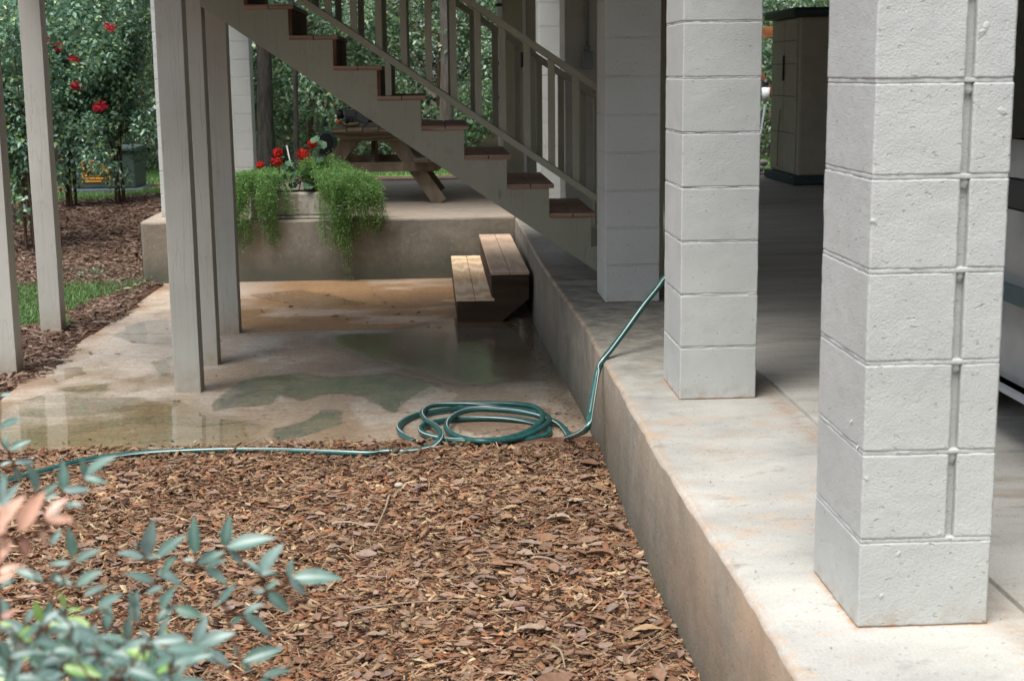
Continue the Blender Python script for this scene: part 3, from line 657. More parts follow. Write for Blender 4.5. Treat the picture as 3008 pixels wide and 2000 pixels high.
# ------------------------------------------------------------------ timber posts
def post(x0, y0, label, w=.142, zb=None, top=2.72, m=None):
    z = zpat(y0)-.004 if zb is None else zb
    t = thing('wooden_post', (x0+w/2, y0+w/2, z), label, 'post', 'painted square deck posts')
    bm = bmesh.new(); bx(bm, x0, x0+w, y0, y0+w, z, top, .004)
    # slight twist and waviness so that edges are not dead straight
    bmesh.ops.subdivide_edges(bm, edges=[e for e in bm.edges if abs(e.verts[0].co.z-e.verts[1].co.z) > 1], cuts=24)
    for v in bm.verts:
        if z+.02 < v.co.z < top-.02: v.co.x += .0022*mnoise.noise((x0*5, y0, v.co.z*1.3)); v.co.y += .0022*mnoise.noise((x0*7, 4, v.co.z*1.3))
    child_of('shaft', bm, m or M_post, t); return t
post(-1.432, 7.935, 'nearest square greige post, standing in the puddle on the patio')
post(-1.456, 8.76, 'square post directly behind the nearest one, where the staircase is fixed')
post(-1.478, 9.95, 'square post on the patio joint, farthest back of the three patio posts')
post(-2.725, 10.13, 'square post with a long crack standing in mulch beside the grass patch', zb=-.56)
post(-2.618, 8.63, 'square post cut by the left edge of the photo, standing in leaf mulch', zb=-.56)

# ------------------------------------------------------------------ staircase
st = thing('staircase', (-.2, 9.25, 0), 'dark greige wooden staircase with brown treads and two railings rising to the left', 'staircase')
SY0, SY1 = 8.72, 9.80
TX = [-.7813+.2549*i*.992 for i in range(-4, 9)]
def tread_x(i): return -.779+.2522*i
def tread_z(i): return 1.6476-.1767*i
def low_z(x): return .0567-.689*(x-.990)
for sy, nm in ((SY0+.012, 'stringer'), (SY1-.05, 'stringer')):
    # profile: sawtooth on top, straight line below
    prof = []
    xl = -1.312
    lo = [(xl, low_z(xl)), (1.075, low_z(1.075))]
    prof = [(xl, low_z(xl)), (1.072, max(.002, low_z(1.072))), (1.20, .002), (1.20, tread_z(8)-.026), (tread_x(8)-.032-.2522+.0, tread_z(8)-.026)]
    prof = [(xl, low_z(xl)), (1.068, .003), (1.205, .003)]
    for i in range(8, -4, -1):
        xr = tread_x(i)-.030; xlft = tread_x(i-1)-.030
        zt = tread_z(i)-.0262
        prof.append((xr, zt)); prof.append((max(xlft, xl), zt))
        if xlft <= xl: break
    prof = [p for k, p in enumerate(prof) if k == 0 or p != prof[k-1]]
    bm = bmesh.new(); a = [bm.verts.new((x, sy, z)) for x, z in prof]; b = [bm.verts.new((x, sy+.038, z)) for x, z in prof]
    bm.faces.new(a); bm.faces.new(list(reversed(b)))
    for k in range(len(a)): bm.faces.new((a[k], b[k], b[(k+1) % len(a)], a[(k+1) % len(a)]))
    bmesh.ops.recalc_face_normals(bm, faces=bm.faces); bmesh.ops.triangulate(bm, faces=[f for f in bm.faces if len(f.verts) > 4])
    child_of(nm, bm, M_greige, st)
for i in range(-1, 8):
    xr = tread_x(i); z = tread_z(i); x0 = tread_x(i-1)-.030
    if x0 < -1.31: continue
    bm = bmesh.new(); mid = x0+(xr-x0)*.505
    bx(bm, x0+.001, mid-.002, SY0, SY1, z-.026, z, .0035); bx(bm, mid+.002, xr, SY0, SY1, z-.0255, z+.0003, .005)
    child_of('tread', bm, M_tread, st)
    if -1 < i < 4:
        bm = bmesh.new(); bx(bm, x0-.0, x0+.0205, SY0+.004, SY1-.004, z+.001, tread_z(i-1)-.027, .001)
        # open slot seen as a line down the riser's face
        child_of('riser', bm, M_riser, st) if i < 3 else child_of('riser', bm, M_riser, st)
bm = bmesh.new(); bx(bm, -2.78, -1.285, 7.93, 10.12, 2.19, 2.22); 
for yy in (8.08, 8.72, 9.4, 9.80): bx(bm, -2.77, -1.29, yy, yy+.04, 1.99, 2.188)
child_of('landing', bm, M_greige, st)
RL = []
for side, ry in (('near', SY0+.045), ('far', SY1-.045)):
    rl = thing('stair_railing', (0, ry, .6), '', '', None)
    for k in ('label', 'category'):
        if k in rl: del rl[k]
    rl.parent = st; rl.location = Vector((0, ry, .6))-Vector(st.location)
    rl.name = 'railing'; RL.append(rl)
    bl = lambda x: .5208-.6843*(x-.988)
    tl = lambda x: 1.1743-.6747*(x-.9943)
    bm = bmesh.new(); obox(bm, (-1.31, ry, bl(-1.31)-.023), (1.085, ry, bl(1.085)-.023), .07, .038, .004); child_of('bottom_rail', bm, M_greige, rl)
    bm = bmesh.new(); obox(bm, (-1.31, ry, tl(-1.31)-.0235), (1.09, ry, tl(1.09)-.0235), .088, .038, .004); child_of('top_rail', bm, M_greige, rl)
    for k in range(-4, 12):
        x = -.598+.1447*k
        if x < -1.3 or x > 1.03: continue
        bm = bmesh.new(); bx(bm, x, x+.040, ry-.019, ry+.019, bl(x+.02)-.015, tl(x+.02)-.03, .003); child_of('baluster', bm, M_greige, rl)
    bm = bmesh.new(); bx(bm, -.258, -.221, ry-.03, ry+.03, tread_z(3)+.001, bl(-.24)-.03, .003); child_of('rail_block', bm, M_greige, rl)
    bm = bmesh.new(); bx(bm, 1.087, 1.175, ry-.044, ry+.044, .003 if side == 'x' else tread_z(8)+.002, 1.17, .004); child_of('newel_post', bm, M_greige, rl)

# ------------------------------------------------------------------ small wooden steps
ws = thing('wooden_steps', (.42, 11.3, zpat(10.4)), 'low wooden steps of two long levels beside the raised slab', 'steps')
y0, y1 = 10.22, 12.70
zb = -.515
for (xa, xb, zt, m, sp) in ((.160, .431, -.325, M_stepwood, .289), (.409, .681, -.141, M_stepwood2, .543)):
    for a, b in ((xa, (xa+xb)/2-.002), ((xa+xb)/2+.002, xb)):
        bm = bmesh.new(); bx(bm, a, b, y0+.002*random.random(), y1, zt-.020, zt, .003); child_of('tread_board', bm, m, ws)
for yy in (y0+.012, 11.4, y1-.06):
    bm = bmesh.new()
    P = [(.170, zb), (.46, zb), (.676, -.335), (.676, -.162), (.418, -.162), (.418, -.346), (.170, -.346)]
    a = [bm.verts.new((x, yy, z)) for x, z in P]; b = [bm.verts.new((x, yy+.038, z)) for x, z in P]
    bm.faces.new(a); bm.faces.new(list(reversed(b)))
    for k in range(len(a)): bm.faces.new((a[k], b[k], b[(k+1) % len(a)], a[(k+1) % len(a)]))
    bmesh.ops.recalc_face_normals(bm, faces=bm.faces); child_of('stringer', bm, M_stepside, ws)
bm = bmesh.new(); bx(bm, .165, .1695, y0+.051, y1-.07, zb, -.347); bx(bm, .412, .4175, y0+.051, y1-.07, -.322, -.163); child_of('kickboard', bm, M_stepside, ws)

# ------------------------------------------------------------------ garden hose
def hose_mesh(name, path, r, m, parent, stripe=0.0, per=.9):
    bm = bmesh.new(); uvl = bm.loops.layers.uv.new('UVMap'); seg = 12; rings = []; pv = None; n = len(path); acc = 0; tw = []
    for i, p in enumerate(path):
        t = (Vector(path[min(i+1, n-1)])-Vector(path[max(i-1, 0)])).normalized()
        if pv is None: pv = (Vector((0, 0, 1))-t*t.z).normalized()
        else: pv = (pv-t*pv.dot(t)).normalized()
        up2 = Vector((0, 0, 1))-t*t.z; pv = (pv*.5+up2.normalized()*.5).normalized() if up2.length > .2 else pv
        b = t.cross(pv); rings.append([bm.verts.new(Vector(p)+(pv*math.cos(k*2*PI/seg)+b*math.sin(k*2*PI/seg))*r) for k in range(seg)])
        if i: acc += (Vector(p)-Vector(path[i-1])).length
        tw.append(stripe+.55*mnoise.noise((acc*per, 1, 2)))
    for i in range(n-1):
        for k in range(seg):
            f = bm.faces.new((rings[i][k], rings[i][(k+1) % seg], rings[i+1][(k+1) % seg], rings[i+1][k])); f.smooth = True
            us = (k/seg+tw[i], (k+1)/seg+tw[i], (k+1)/seg+tw[i+1], k/seg+tw[i+1])
            for lp, u in zip(f.loops, us):
                lp[uvl].uv = ((u) % 1.0 if True else u, 0)
            vals = [lp[uvl].uv.x for lp in f.loops]
            if max(vals)-min(vals) > .5:
                for lp in f.loops:
                    if lp[uvl].uv.x < .5: lp[uvl].uv.x += 1
    bm.faces.new(list(reversed(rings[0]))); bm.faces.new(rings[-1])
    return child_of(name, bm, m, parent)
HR = .0135
hz = lambda off: HR+off
def zi(u, v): return (1100+u/2.949, 1100+v/2.949)
def gp(u, v, off=0): p = on_patio(*zi(u, v)); p2 = on_patio(*zi(u, v), dz=HR+off); return p2
H = []
# long run along the patio edge into the nandina, right end first (joins coil on its left side)
run = [on_patio(a, b, HR+.016) for a, b in ((-160, 1465), (60, 1402), (150, 1378), (250, 1352), (400, 1332), (600, 1323), (780, 1322), (960, 1328), (1080, 1332))]
coil = [gp(60, 675, .004), gp(300, 672, .004), gp(470, 640, .008), gp(560, 570, .03), gp(575, 500, .04), gp(520, 440, .035), gp(440, 390, .03), gp(415, 330, .03), gp(470, 280, .03), gp(600, 258, .028), gp(900, 250, .03), gp(1200, 255, .03), gp(1380, 280, .03), gp(1450, 340, .034), gp(1440, 410, .034), gp(1330, 490, .03), gp(1150, 550, .026), gp(900, 572, .024), gp(650, 568, .02), gp(450, 520, .012), gp(400, 470, .01), gp(450, 430, .008), gp(560, 405, .006), gp(760, 385, .004), gp(1000, 378, .004), gp(1250, 392, .004), gp(1430, 425, .004), gp(1515, 480, .004), gp(1480, 525, .004), gp(1300, 565, .002), gp(1050, 590, .002), gp(800, 606, .004), gp(500, 600, .004), gp(320, 570, .004), gp(225, 500, .004), gp(225, 430, .004), gp(330, 365, .004), gp(500, 325, .006), gp(760, 290, .008), gp(1000, 288, .01), gp(1300, 310, .012), gp(1470, 345, .018), gp(1510, 400, .022), gp(1400, 490, .022), gp(1200, 560, .018), gp(950, 578, .03), gp(740, 545, .03), gp(630, 480, .03), gp(640, 400, .03), gp(740, 330, .034), gp(900, 300, .04), gp(1150, 310, .036), gp(1380, 345, .03), gp(1520, 392, .016), gp(1600, 430, .006), gp(1660, 490, .003), gp(1700, 550, .006)]
tail = [Vector((.600, 6.56, -.425)), at(1721, 1262, x=.640), at(1733, 1215, x=.662), at(1743, 1157, x=.685), at(1755, 1095, x=.712)]
tail2 = [at(1771, 1057, y=6.26), at(1797.6, 1023, y=6.32), at(1840.7, 966, y=6.40), at(1893, 894, y=6.47), at(1927, 851, y=6.52), at(1952, 817, y=6.56), at(2000, 775, y=6.62), at(2080, 730, y=6.7), at(2140, 700, y=6.72)]
path = catmull(run+coil+tail+tail2, 10)
path = [Vector((p.x, p.y, max(p.z, (hgt(p.x, p.y) if p.y < 6.5 else zpat(p.y))+HR if p.x < .70 else (HR+.001 if p.x > .76 else p.z)))) for p in path]
hs = thing('garden_hose', tuple(on_patio(1420, 1240)), 'green hose with white stripe, coiled on the patio and pulled up over the slab', 'hose')
hose_mesh('tube', path, HR, M_hose, hs, .34)

# ------------------------------------------------------------------ picnic table
pt = thing('picnic_table', (-.56, 15.1, 0), 'weathered wooden picnic table on the back terrace behind the stairs', 'picnic table')
TZ = .742
for k in range(5):
    x0 = -.938+k*.1495
    bm = bmesh.new(); bx(bm, x0, x0+.143, 14.08+.012*((k*7) % 3), 15.98, TZ-.038, TZ, .005); child_of('table_board', bm, M_picnic, pt)
for sgn, xa in ((-1, -1.255), (-1, -1.105), (1, -.165), (1, -.015)):
    bm = bmesh.new(); bx(bm, xa, xa+.143, 14.12, 15.98, .405, .443, .005); child_of('bench_board', bm, M_picnic, pt)
for fy, inn in ((14.30, 1), (15.66, 1)):
    bm = bmesh.new()
    def bev_board(x0, x1, z0, z1, ya, yb, c):
        P = [(x0+c, z0), (x1-c, z0), (x1, z0+.045), (x1, z1), (x0, z1), (x0, z0+.045)]
        a = [bm.verts.new((x, ya, z)) for x, z in P]; b = [bm.verts.new((x, yb, z)) for x, z in P]
        bm.faces.new(a); bm.faces.new(list(reversed(b)))
        for k in range(6): bm.faces.new((a[k], b[k], b[(k+1) % 6], a[(k+1) % 6]))
        bmesh.ops.recalc_face_normals(bm, faces=bm.faces)
    bev_board(-.925, -.215, .612, TZ-.039, fy-.04, fy-.002, .09); child_of('top_cleat', bm, M_picnic, pt)
    bm = bmesh.new(); bev_board(-1.26, .125, .312, .404, fy-.04, fy-.002, .06); child_of('bench_support', bm, M_picleg, pt)
    for s in (1, -1):
        bm = bmesh.new(); cxp = -.565
        top = (cxp+s*.16, fy+.019, .70); bot = (cxp+s*.655, fy+.019, .0)
        obox(bm, top, bot, .138, .038, .003, upv=(0, 1, 0))
        bmesh.ops.bisect_plane(bm, geom=bm.verts[:]+bm.edges[:]+bm.faces[:], plane_co=(0, 0, .002), plane_no=(0, 0, -1), clear_outer=True)
        child_of('leg', bm, M_picleg, pt)
bm = bmesh.new(); obox(bm, (-.565, 14.36, .36), (-.565, 14.92, .70), .09, .038, .003, upv=(1, 0, 0)); child_of('brace', bm, M_picleg, pt)
bm = bmesh.new(); obox(bm, (-.565, 15.6, .36), (-.565, 15.04, .70), .09, .038, .003, upv=(1, 0, 0)); child_of('brace', bm, M_picleg, pt)

# mailbox on the left bench
mb = thing('mailbox', (-1.05, 15.0, .445), 'dark green metal mailbox with an arched top, lying on the picnic bench', 'mailbox')
def arch(bm, xc, w, z0, zs, ya, yb, n=14):
    P = [(xc-w/2, z0), (xc+w/2, z0)]+[(xc+w/2*math.cos(a), zs+w/2*math.sin(a)) for a in np.linspace(0, PI, n)]
    a = [bm.verts.new((x, ya, z)) for x, z in P]; b = [bm.verts.new((x, yb, z)) for x, z in P]
    bm.faces.new(a); bm.faces.new(list(reversed(b)))
    for k in range(len(P)):
        f = bm.faces.new((a[k], b[k], b[(k+1) % len(P)], a[(k+1) % len(P)])); f.smooth = 2 <= k < len(P)-1
    bmesh.ops.recalc_face_normals(bm, faces=bm.faces)
bm = bmesh.new(); arch(bm, -1.053, .17, .446, .60, 14.99, 15.42); child_of('shell', bm, M_green_met, mb)
bm = bmesh.new(); arch(bm, -1.053, .142, .458, .592, 14.978, 14.988); child_of('door', bm, M_black, mb)

# string trimmer on the table
tm = thing('string_trimmer', (-.78, 14.4, TZ), 'petrol string trimmer engine with black guard lying on the picnic table', 'string trimmer')
bm = bmesh.new(); r = bmesh.ops.create_icosphere(bm, subdivisions=3, radius=1, matrix=Matrix.Translation((-.765, 14.36, .772)) @ Matrix.Diagonal((.092, .07, .030, 1)))
for f in bm.faces: f.smooth = True
child_of('fuel_tank', bm, M_tank, tm)
bm = bmesh.new(); tube(bm, [(-.86, 14.33, .795), (-.895, 14.325, .795)], .022, 14); child_of('fuel_cap', bm, M_orange, tm)
bm = bmesh.new(); bx(bm, -.825, -.72, 14.31, 14.42, .80, .915, .012)
for k in range(4): bx(bm, -.822+.028*k, -.808+.028*k, 14.298, 14.309, .85, .918, .003)
for k in range(3): bx(bm, -.828, -.718, 14.292, 14.3, .852+.026*k, .860+.026*k, .002)
child_of('engine_cover', bm, M_grey, tm)
bm = bmesh.new(); tube(bm, [(-.84, 14.34, .875), (-.90, 14.33, .862)], .045, 16); tube(bm, [(-.80, 14.32, .80), (-.78, 14.3, .80)], .03, 12); bx(bm, -.815, -.735, 14.30, 14.33, .765, .84, .01)
tube(bm, catmull([(-.87, 14.33, .90), (-.872, 14.33, .935), (-.868, 14.33, .95)]), .004, 6); tube(bm, catmull([(-.84, 14.29, .83), (-.855, 14.28, .79), (-.83, 14.29, .765)]), .005, 6); child_of('air_filter', bm, M_black, tm)
bm = bmesh.new(); obox(bm, (-.735, 14.36, .865), (-.60, 14.40, .80), .07, .085, .012); child_of('starter_housing', bm, M_grey, tm)
bm = bmesh.new(); tube(bm, [(-.62, 14.40, .82), (-.3, 14.9, .775), (.0, 15.3, .765)], [.035, .014, .014], 10); child_of('shaft', bm, M_black, tm)

# ------------------------------------------------------------------ planter, fern, geranium
def planter():
    t = thing('trough_planter', (-1.22, 12.98, 0), 'rectangular grey stone trough overflowing with fern on the terrace edge', 'planter')
    x0, x1, ya, yb = -1.58, -.86, 12.86, 13.10
    m = concrete('trough_stone', [(.3, (.22,.20,.16)), (.5, (.36,.34,.29)), (.7, (.50,.48,.43))], .008, (.24, .20, .13), .52, rough=.9, dirs=(3, 3, .8)).m
    bm = bmesh.new(); rough_block(bm, x0, x1, ya+.004, yb, .030, .236, .02, .004, 3.3, .012); child_of('trough', bm, m, t)
    bm = bmesh.new(); rough_block(bm, x0-.012, x1+.012, ya-.010, yb+.012, .003, .029, .02, .0015, 5.1, .006); child_of('base_moulding', bm, m, t)
    bm = bmesh.new(); bx(bm, x0+.03, x1-.03, ya+.035, yb-.03, .20, .243); child_of('soil', bm, M_planter_soil, t)
planter()
def leaf_quads(P, D, N, L, Wd, fold=.25, rs=None):
    """folded 4-vertex leaves. P base, D direction, N normal, L length, Wd width -> V,F(tri)"""
    n = len(P); D = D/np.linalg.norm(D, axis=1, keepdims=True); Sd = np.cross(D, N); Sd /= (np.linalg.norm(Sd, axis=1, keepdims=True)+1e-9); N = np.cross(Sd, D)
    L = np.asarray(L).reshape(-1, 1); Wd = np.asarray(Wd).reshape(-1, 1)
    a = P; b = P+D*L*.45+Sd*Wd*.5+N*Wd*fold; c = P+D*L-N*L*.10; d = P+D*L*.45-Sd*Wd*.5+N*Wd*fold; e = P+D*L*.5
    V = np.stack([a, b, c, d], 1).reshape(-1, 3); i = np.arange(n)[:, None]*4
    Fq = np.concatenate([i+[0, 1, 2], i+[0, 2, 3]], 1).reshape(-1, 3); return V, Fq
def fern():
    rs = np.random.RandomState(4)
    # each zone: root x, centre of the puff (x, y, z), its radii, number of fronds
    spec = (('feathery asparagus fern hanging over the left end of the stone trough',
             [(-1.45, (-1.50, 12.90, .26), (.22, .16, .14), 60), (-1.52, (-1.72, 12.72, .10), (.15, .12, .20), 55), (-1.50, (-1.68, 12.68, -.14), (.13, .06, .14), 34), (-1.40, (-1.44, 12.70, .02), (.10, .08, .16), 30), (-1.40, (-1.40, 12.69, -.16), (.07, .05, .12), 16), (-1.3, (-1.24, 12.8, .04), (.05, .03, .12), 5)]),
            ('bright green asparagus fern spilling over the right end of the stone trough',
             [(-1.0, (-.95, 12.98, .38), (.30, .16, .11), 70), (-.95, (-.68, 12.78, .22), (.32, .22, .17), 130), (-.92, (-.62, 12.68, .02), (.29, .12, .17), 100), (-.92, (-.78, 12.68, -.20), (.12, .06, .13), 32), (-.92, (-.74, 12.69, -.38), (.035, .03, .13), 9), (-1.0, (-.93, 12.68, -.12), (.06, .04, .16), 9)]))
    for lab, zones in spec:
        t = thing('asparagus_fern', (zones[0][0], 12.97, .24), lab, 'fern', 'asparagus ferns in the trough'); VV, FF = [], []; off = 0; bm = bmesh.new()
        for (sx, c, r, cnt) in zones:
            for q in range(cnt):
                s_ = Vector((sx+rs.uniform(-.12, .12), 12.97+rs.uniform(-.06, .06), .24)); d = rs.normal(0, 1, 3); d /= np.linalg.norm(d); d *= rs.uniform(.5, 1.05)
                e = Vector((c[0]+d[0]*r[0], c[1]+d[1]*r[1], c[2]+d[2]*r[2])); top = Vector((s_.x*.5+e.x*.5, s_.y*.45+e.y*.55, max(.33, e.z)+rs.uniform(.01, .08)))
                out = Vector((e.x*.9+s_.x*.1, e.y-.01, max(e.z+.04, top.z*.6+e.z*.4))); pts = catmull([s_, top, out, e], 10); tube(bm, pts[::4]+[pts[-1]], .0011, 3, False)
                P = np.array([tuple(p) for p in pts]); m_ = 5*len(P); k = rs.randint(int(len(P)*.35), len(P), size=m_); base = P[k]+rs.normal(0, .017, (m_, 3))
                Dv = rs.normal(0, 1, (m_, 3)); Nv = rs.normal(0, 1, (m_, 3)); Nv[:, 2] += .6
                V, Fq = leaf_quads(base, Dv, Nv, rs.uniform(.012, .030, m_), rs.uniform(.004, .0075, m_), .1); VV.append(V); FF.append(Fq+off); off += len(V)
        child_of('stems', bm, M_stem, t)
        me = nmesh('fronds', np.concatenate(VV), np.concatenate(FF)); me.transform(Matrix.Translation(-Vector(t.location))); o = mesh_obj('fronds', me, M_fern, None); o.parent = t
fern()
def geranium():
    t = thing('geranium', (-1.2, 12.97, .24), 'red flowering geranium rising from the middle of the stone trough', 'geranium')
    rs = np.random.RandomState(9); bm = bmesh.new(); heads = [(-1.493, .470, .042), (-1.336, .575, .046), (-1.350, .500, .052), (-1.118, .560, .062), (-1.095, .512, .045), (-1.033, .652, .042)]
    leafP = []
    for (hx, hz_, hr) in heads:
        s = Vector((-1.2+(hx+1.2)*.45+rs.uniform(-.04, .04), 12.97, .22)); m1 = Vector(((s.x+hx)/2+rs.uniform(-.03, .03), 12.96, .38)); e = Vector((hx, 12.97, hz_))
        pts = catmull([s, m1, e], 8); tube(bm, pts, .0045, 6, False)
        for q in range(6): p = pts[rs.randint(4, len(pts)-4)]; leafP.append(p)
    child_of('stems', bm, M_stem, t)
    # leaves: scalloped round blades
    bm = bmesh.new()
    spots = [tuple(at(a, b, y=12.9+rs.uniform(-.05, .1))) for a, b in ((925, 410), (945, 425), (930, 440), (870, 478), (905, 492), (925, 500), (880, 520), (855, 500), (845, 525), (860, 545), (880, 490), (905, 545), (830, 520), (915, 530), (775, 530), (925, 465), (940, 470), (890, 510), (860, 520), (840, 495), (900, 520), (870, 535), (850, 480), (835, 505))]
    for p in spots:
        p = Vector(p); r = rs.uniform(.028, .050); nrm = Vector((rs.normal(0, .5), -.6+rs.normal(0, .4), .9)).normalized(); a = nrm.orthogonal().normalized(); b = nrm.cross(a); n = 18; cen = bm.verts.new(p-nrm*r*.22); ring = []
        for k in range(n):
            an = k*2*PI/n; rr = r*(1+.09*math.cos(an*7)); ring.append(bm.verts.new(p+(a*math.cos(an)+b*math.sin(an))*rr+nrm*r*.10*math.sin(an*5)))
        for k in range(n-1): f = bm.faces.new((cen, ring[k], ring[k+1])); f.smooth = True
    child_of('leaves', bm, M_ger_leaf, t)
    for (hx, hz_, hr) in heads:
        c = np.array((hx, 12.955, hz_)); n = 90; d = rs.normal(0, 1, (n, 3)); d /= np.linalg.norm(d, axis=1, keepdims=True); d[:, 1] = -abs(d[:, 1])*np.where(rs.rand(n) < .75, 1, -1)
        P = c+d*np.array((hr, hr*.8, hr*.85))*rs.uniform(.55, .95, (n, 1)); tv = np.cross(d, rs.normal(0, 1, (n, 3)))
        V, Fq = leaf_quads(P, tv+d*.4, d, rs.uniform(.016, .024, n), rs.uniform(.014, .02, n), .2); me = nmesh('flower_head', V, Fq); me.transform(Matrix.Translation(-Vector(t.location))); o = mesh_obj('flower_head', me, M_red, None); o.parent = t
geranium()
tg = thing('plant_marker', tuple(at(856, 482, y=13.02)), 'white plastic marker stick leaning in the planter beside the geranium', 'marker stick')
bm = bmesh.new(); obox(bm, at(842, 428, y=13.02), at(862, 520, y=13.0), .012, .004, .001, upv=(0, 1, 0)); child_of('stick', bm, M_white, tg)

# ------------------------------------------------------------------ resin storage cabinet (shed)
sh = thing('storage_cabinet', (4.4, 16.3, 0), 'tan resin storage cabinet with green lid and plinth inside the dark carport', 'cabinet')
bm = bmesh.new(); bx(bm, 3.99, 5.2, 15.80, 17.08, .10, 1.80, .03)
child_of('body', bm, M_shed, sh)
bm = bmesh.new(); bx(bm, 3.93, 5.26, 15.74, 17.14, .003, .098, .02); child_of('plinth', bm, M_shedg, sh)
bm = bmesh.new(); bx(bm, 3.90, 5.3, 15.72, 17.16, 1.802, 1.90, .03); child_of('lid', bm, M_shedg, sh)
for ya, yb in ((15.86, 16.42), (16.44, 17.02)):
    bm = bmesh.new(); bx(bm, 3.975, 3.989, ya, yb, .13, 1.78, .006); dd = child_of('door', bm, M_shed, sh)
bm = bmesh.new()
for z in (.55, .95, 1.3, 1.55): bx(bm, 3.972, 3.9745, 15.88, 17.0, z, z+.01)
child_of('panel_lines', bm, M_grey, sh)
bm = bmesh.new(); bx(bm, 3.955, 3.974, 16.40, 16.44, 1.12, 1.40, .006); child_of('handle', bm, M_black, dd)
bm = bmesh.new(); tube(bm, catmull([(3.965, 16.52, .80), (3.955, 16.55, .6), (3.96, 16.60, .35), (3.955, 16.58, .16)]), .006, 6); child_of('cord', bm, M_cord, sh)
# odds and ends on and behind the cabinet, seen in the gap
wf = thing('swing_frame', (3.7, 18.6, 0), 'orange brown timber frame with a diagonal brace behind the cabinet', 'timber frame')
bm = bmesh.new(); obox(bm, (3.2, 19.0, 1.72), (5.4, 19.0, 1.72), .09, .14, .005); child_of('beam', bm, M_orangewood, wf)
bm = bmesh.new(); obox(bm, (4.05, 19.0, 1.6), (4.52, 19.0, .8), .06, .09, .004, upv=(0, 1, 0)); child_of('brace', bm, M_orangewood, wf)
bm = bmesh.new(); bx(bm, 4.6, 4.69, 18.95, 19.05, -.2, 1.7, .004); child_of('leg', bm, M_orangewood, wf)
bk = thing('white_bucket', (4.28, 18.3, .5), 'small white bucket with a black rim hung behind the cabinet', 'bucket')
bm = bmesh.new(); tube(bm, [(4.34, 18.9, .84), (4.34, 18.9, 1.02)], [.045, .055], 16); child_of('pail', bm, M_white, bk)
bm = bmesh.new(); tube(bm, [(4.34, 18.9, 1.022), (4.34, 18.9, 1.12)], [.035, .04], 16); child_of('rim', bm, M_black, bk)
bm = bmesh.new(); tube(bm, [(4.34, 18.9, .83), (4.05, 18.2, -.05)], .014, 8); child_of('pole', bm, M_steel, bk)
st2 = thing('pale_stone', (4.12, 18.2, 0), 'pale rounded rubble stone lying outside behind the carport', 'stone')
bm = bmesh.new()
for k in range(5):
    mm = Matrix.Translation((4.02+.07*(k % 3), 18.0+.08*k, .03+.07*(k//2))) @ Matrix.Diagonal((.06, .05, .045, 1)); bmesh.ops.create_icosphere(bm, subdivisions=2, radius=1, matrix=mm)
for f in bm.faces: f.smooth = True
child_of('stones', bm, M_slab, st2)

# ------------------------------------------------------------------ car parked in the carport, behind the nearest pillar
def car():
    t = thing('parked_car', (2.75, 5.6, 0), 'grey car parked in the carport, a sliver showing right of the nearest pillar', 'car')
    # side outline (y, z), extruded in x with inset sides
    low = [(3.25, .42), (3.3, .25), (3.6, .20), (3.72, .20), (3.78, .42), (3.95, .57), (4.2, .6), (4.4, .5), (4.5, .22), (6.2, .22), (6.27, .45), (6.45, .59), (6.7, .6), (6.9, .5), (7.0, .24), (7.55, .26), (7.66, .5), (7.6, .78), (7.2, .9), (6.6, .98), (5.9, 1.02), (4.0, 1.02), (3.35, .98), (3.22, .8)]
    bm = bmesh.new(); xa, xb = 1.86, 3.62
    L = [[bm.verts.new((x+dx, y, z)) for y, z in low] for x, dx in ((xa, .05), (xa, 0), (xb, 0), (xb, -.05))]
    # bulge: make side ring slightly wider in the middle
    for ring, s in ((L[0], 1), (L[3], -1)):
        f = bm.faces.new(ring); bmesh.ops.triangulate(bm, faces=[f])
    for a, b in zip(L[:-1], L[1:]):
        for k in range(len(low)): f = bm.faces.new((a[k], a[(k+1) % len(low)], b[(k+1) % len(low)], b[k]))
    bmesh.ops.recalc_face_normals(bm, faces=bm.faces); child_of('body', bm, M_carpaint, t)
    cab = [(3.45, 1.03), (3.75, 1.42), (4.3, 1.50), (5.3, 1.47), (6.1, 1.03)]
    bm = bmesh.new(); A = [bm.verts.new((2.0+.1*(z-1.03)/.47, y, z)) for y, z in cab]; B = [bm.verts.new((3.48-.1*(z-1.03)/.47, y, z)) for y, z in cab]
    bm.faces.new(A); bm.faces.new(list(reversed(B)))
    for k in range(4): bm.faces.new((A[k], B[k], B[k+1], A[k+1]))
    bmesh.ops.recalc_face_normals(bm, faces=bm.faces); child_of('cabin', bm, M_carpaint, t)
    for (ya, yb, zt) in ((3.85, 4.55, 1.40), (4.63, 5.55, 1.38)):
        bm = bmesh.new(); bx(bm, 1.985, 2.02, ya, yb, 1.08, zt, .004); child_of('window', bm, M_glass, t)
    for y in (4.08, 6.58):
        for x in (1.885, 3.39):
            bm = bmesh.new(); tube(bm, [(x, y, .31), (x+.2, y, .31)], .305, 28); wl = child_of('wheel', bm, M_rubber, t)
            bm = bmesh.new(); tube(bm, [(x-.004, y, .31), (x+.204, y, .31)], .19, 20); child_of('rim', bm, M_steel, wl)
    bm = bmesh.new(); bx(bm, 1.845, 1.864, 3.4, 7.5, .50, .56, .004); child_of('side_moulding', bm, M_shedg, t)
    bm = bmesh.new(); bx(bm, 1.84, 1.87, 4.3, 6.3, .205, .222, .003); child_of('sill_trim', bm, M_steel, t)
    bm = bmesh.new(); bx(bm, 1.855, 1.915, 3.30, 3.45, .72, .95, .01); child_of('tail_light', bm, M_lens, t)
    bm = bmesh.new(); bx(bm, 1.842, 1.863, 5.62, 5.85, .80, .90, .02); child_of('door_handle', bm, M_black, t); return t
carroot = car()
if carroot: carroot.location.y -= 1.25

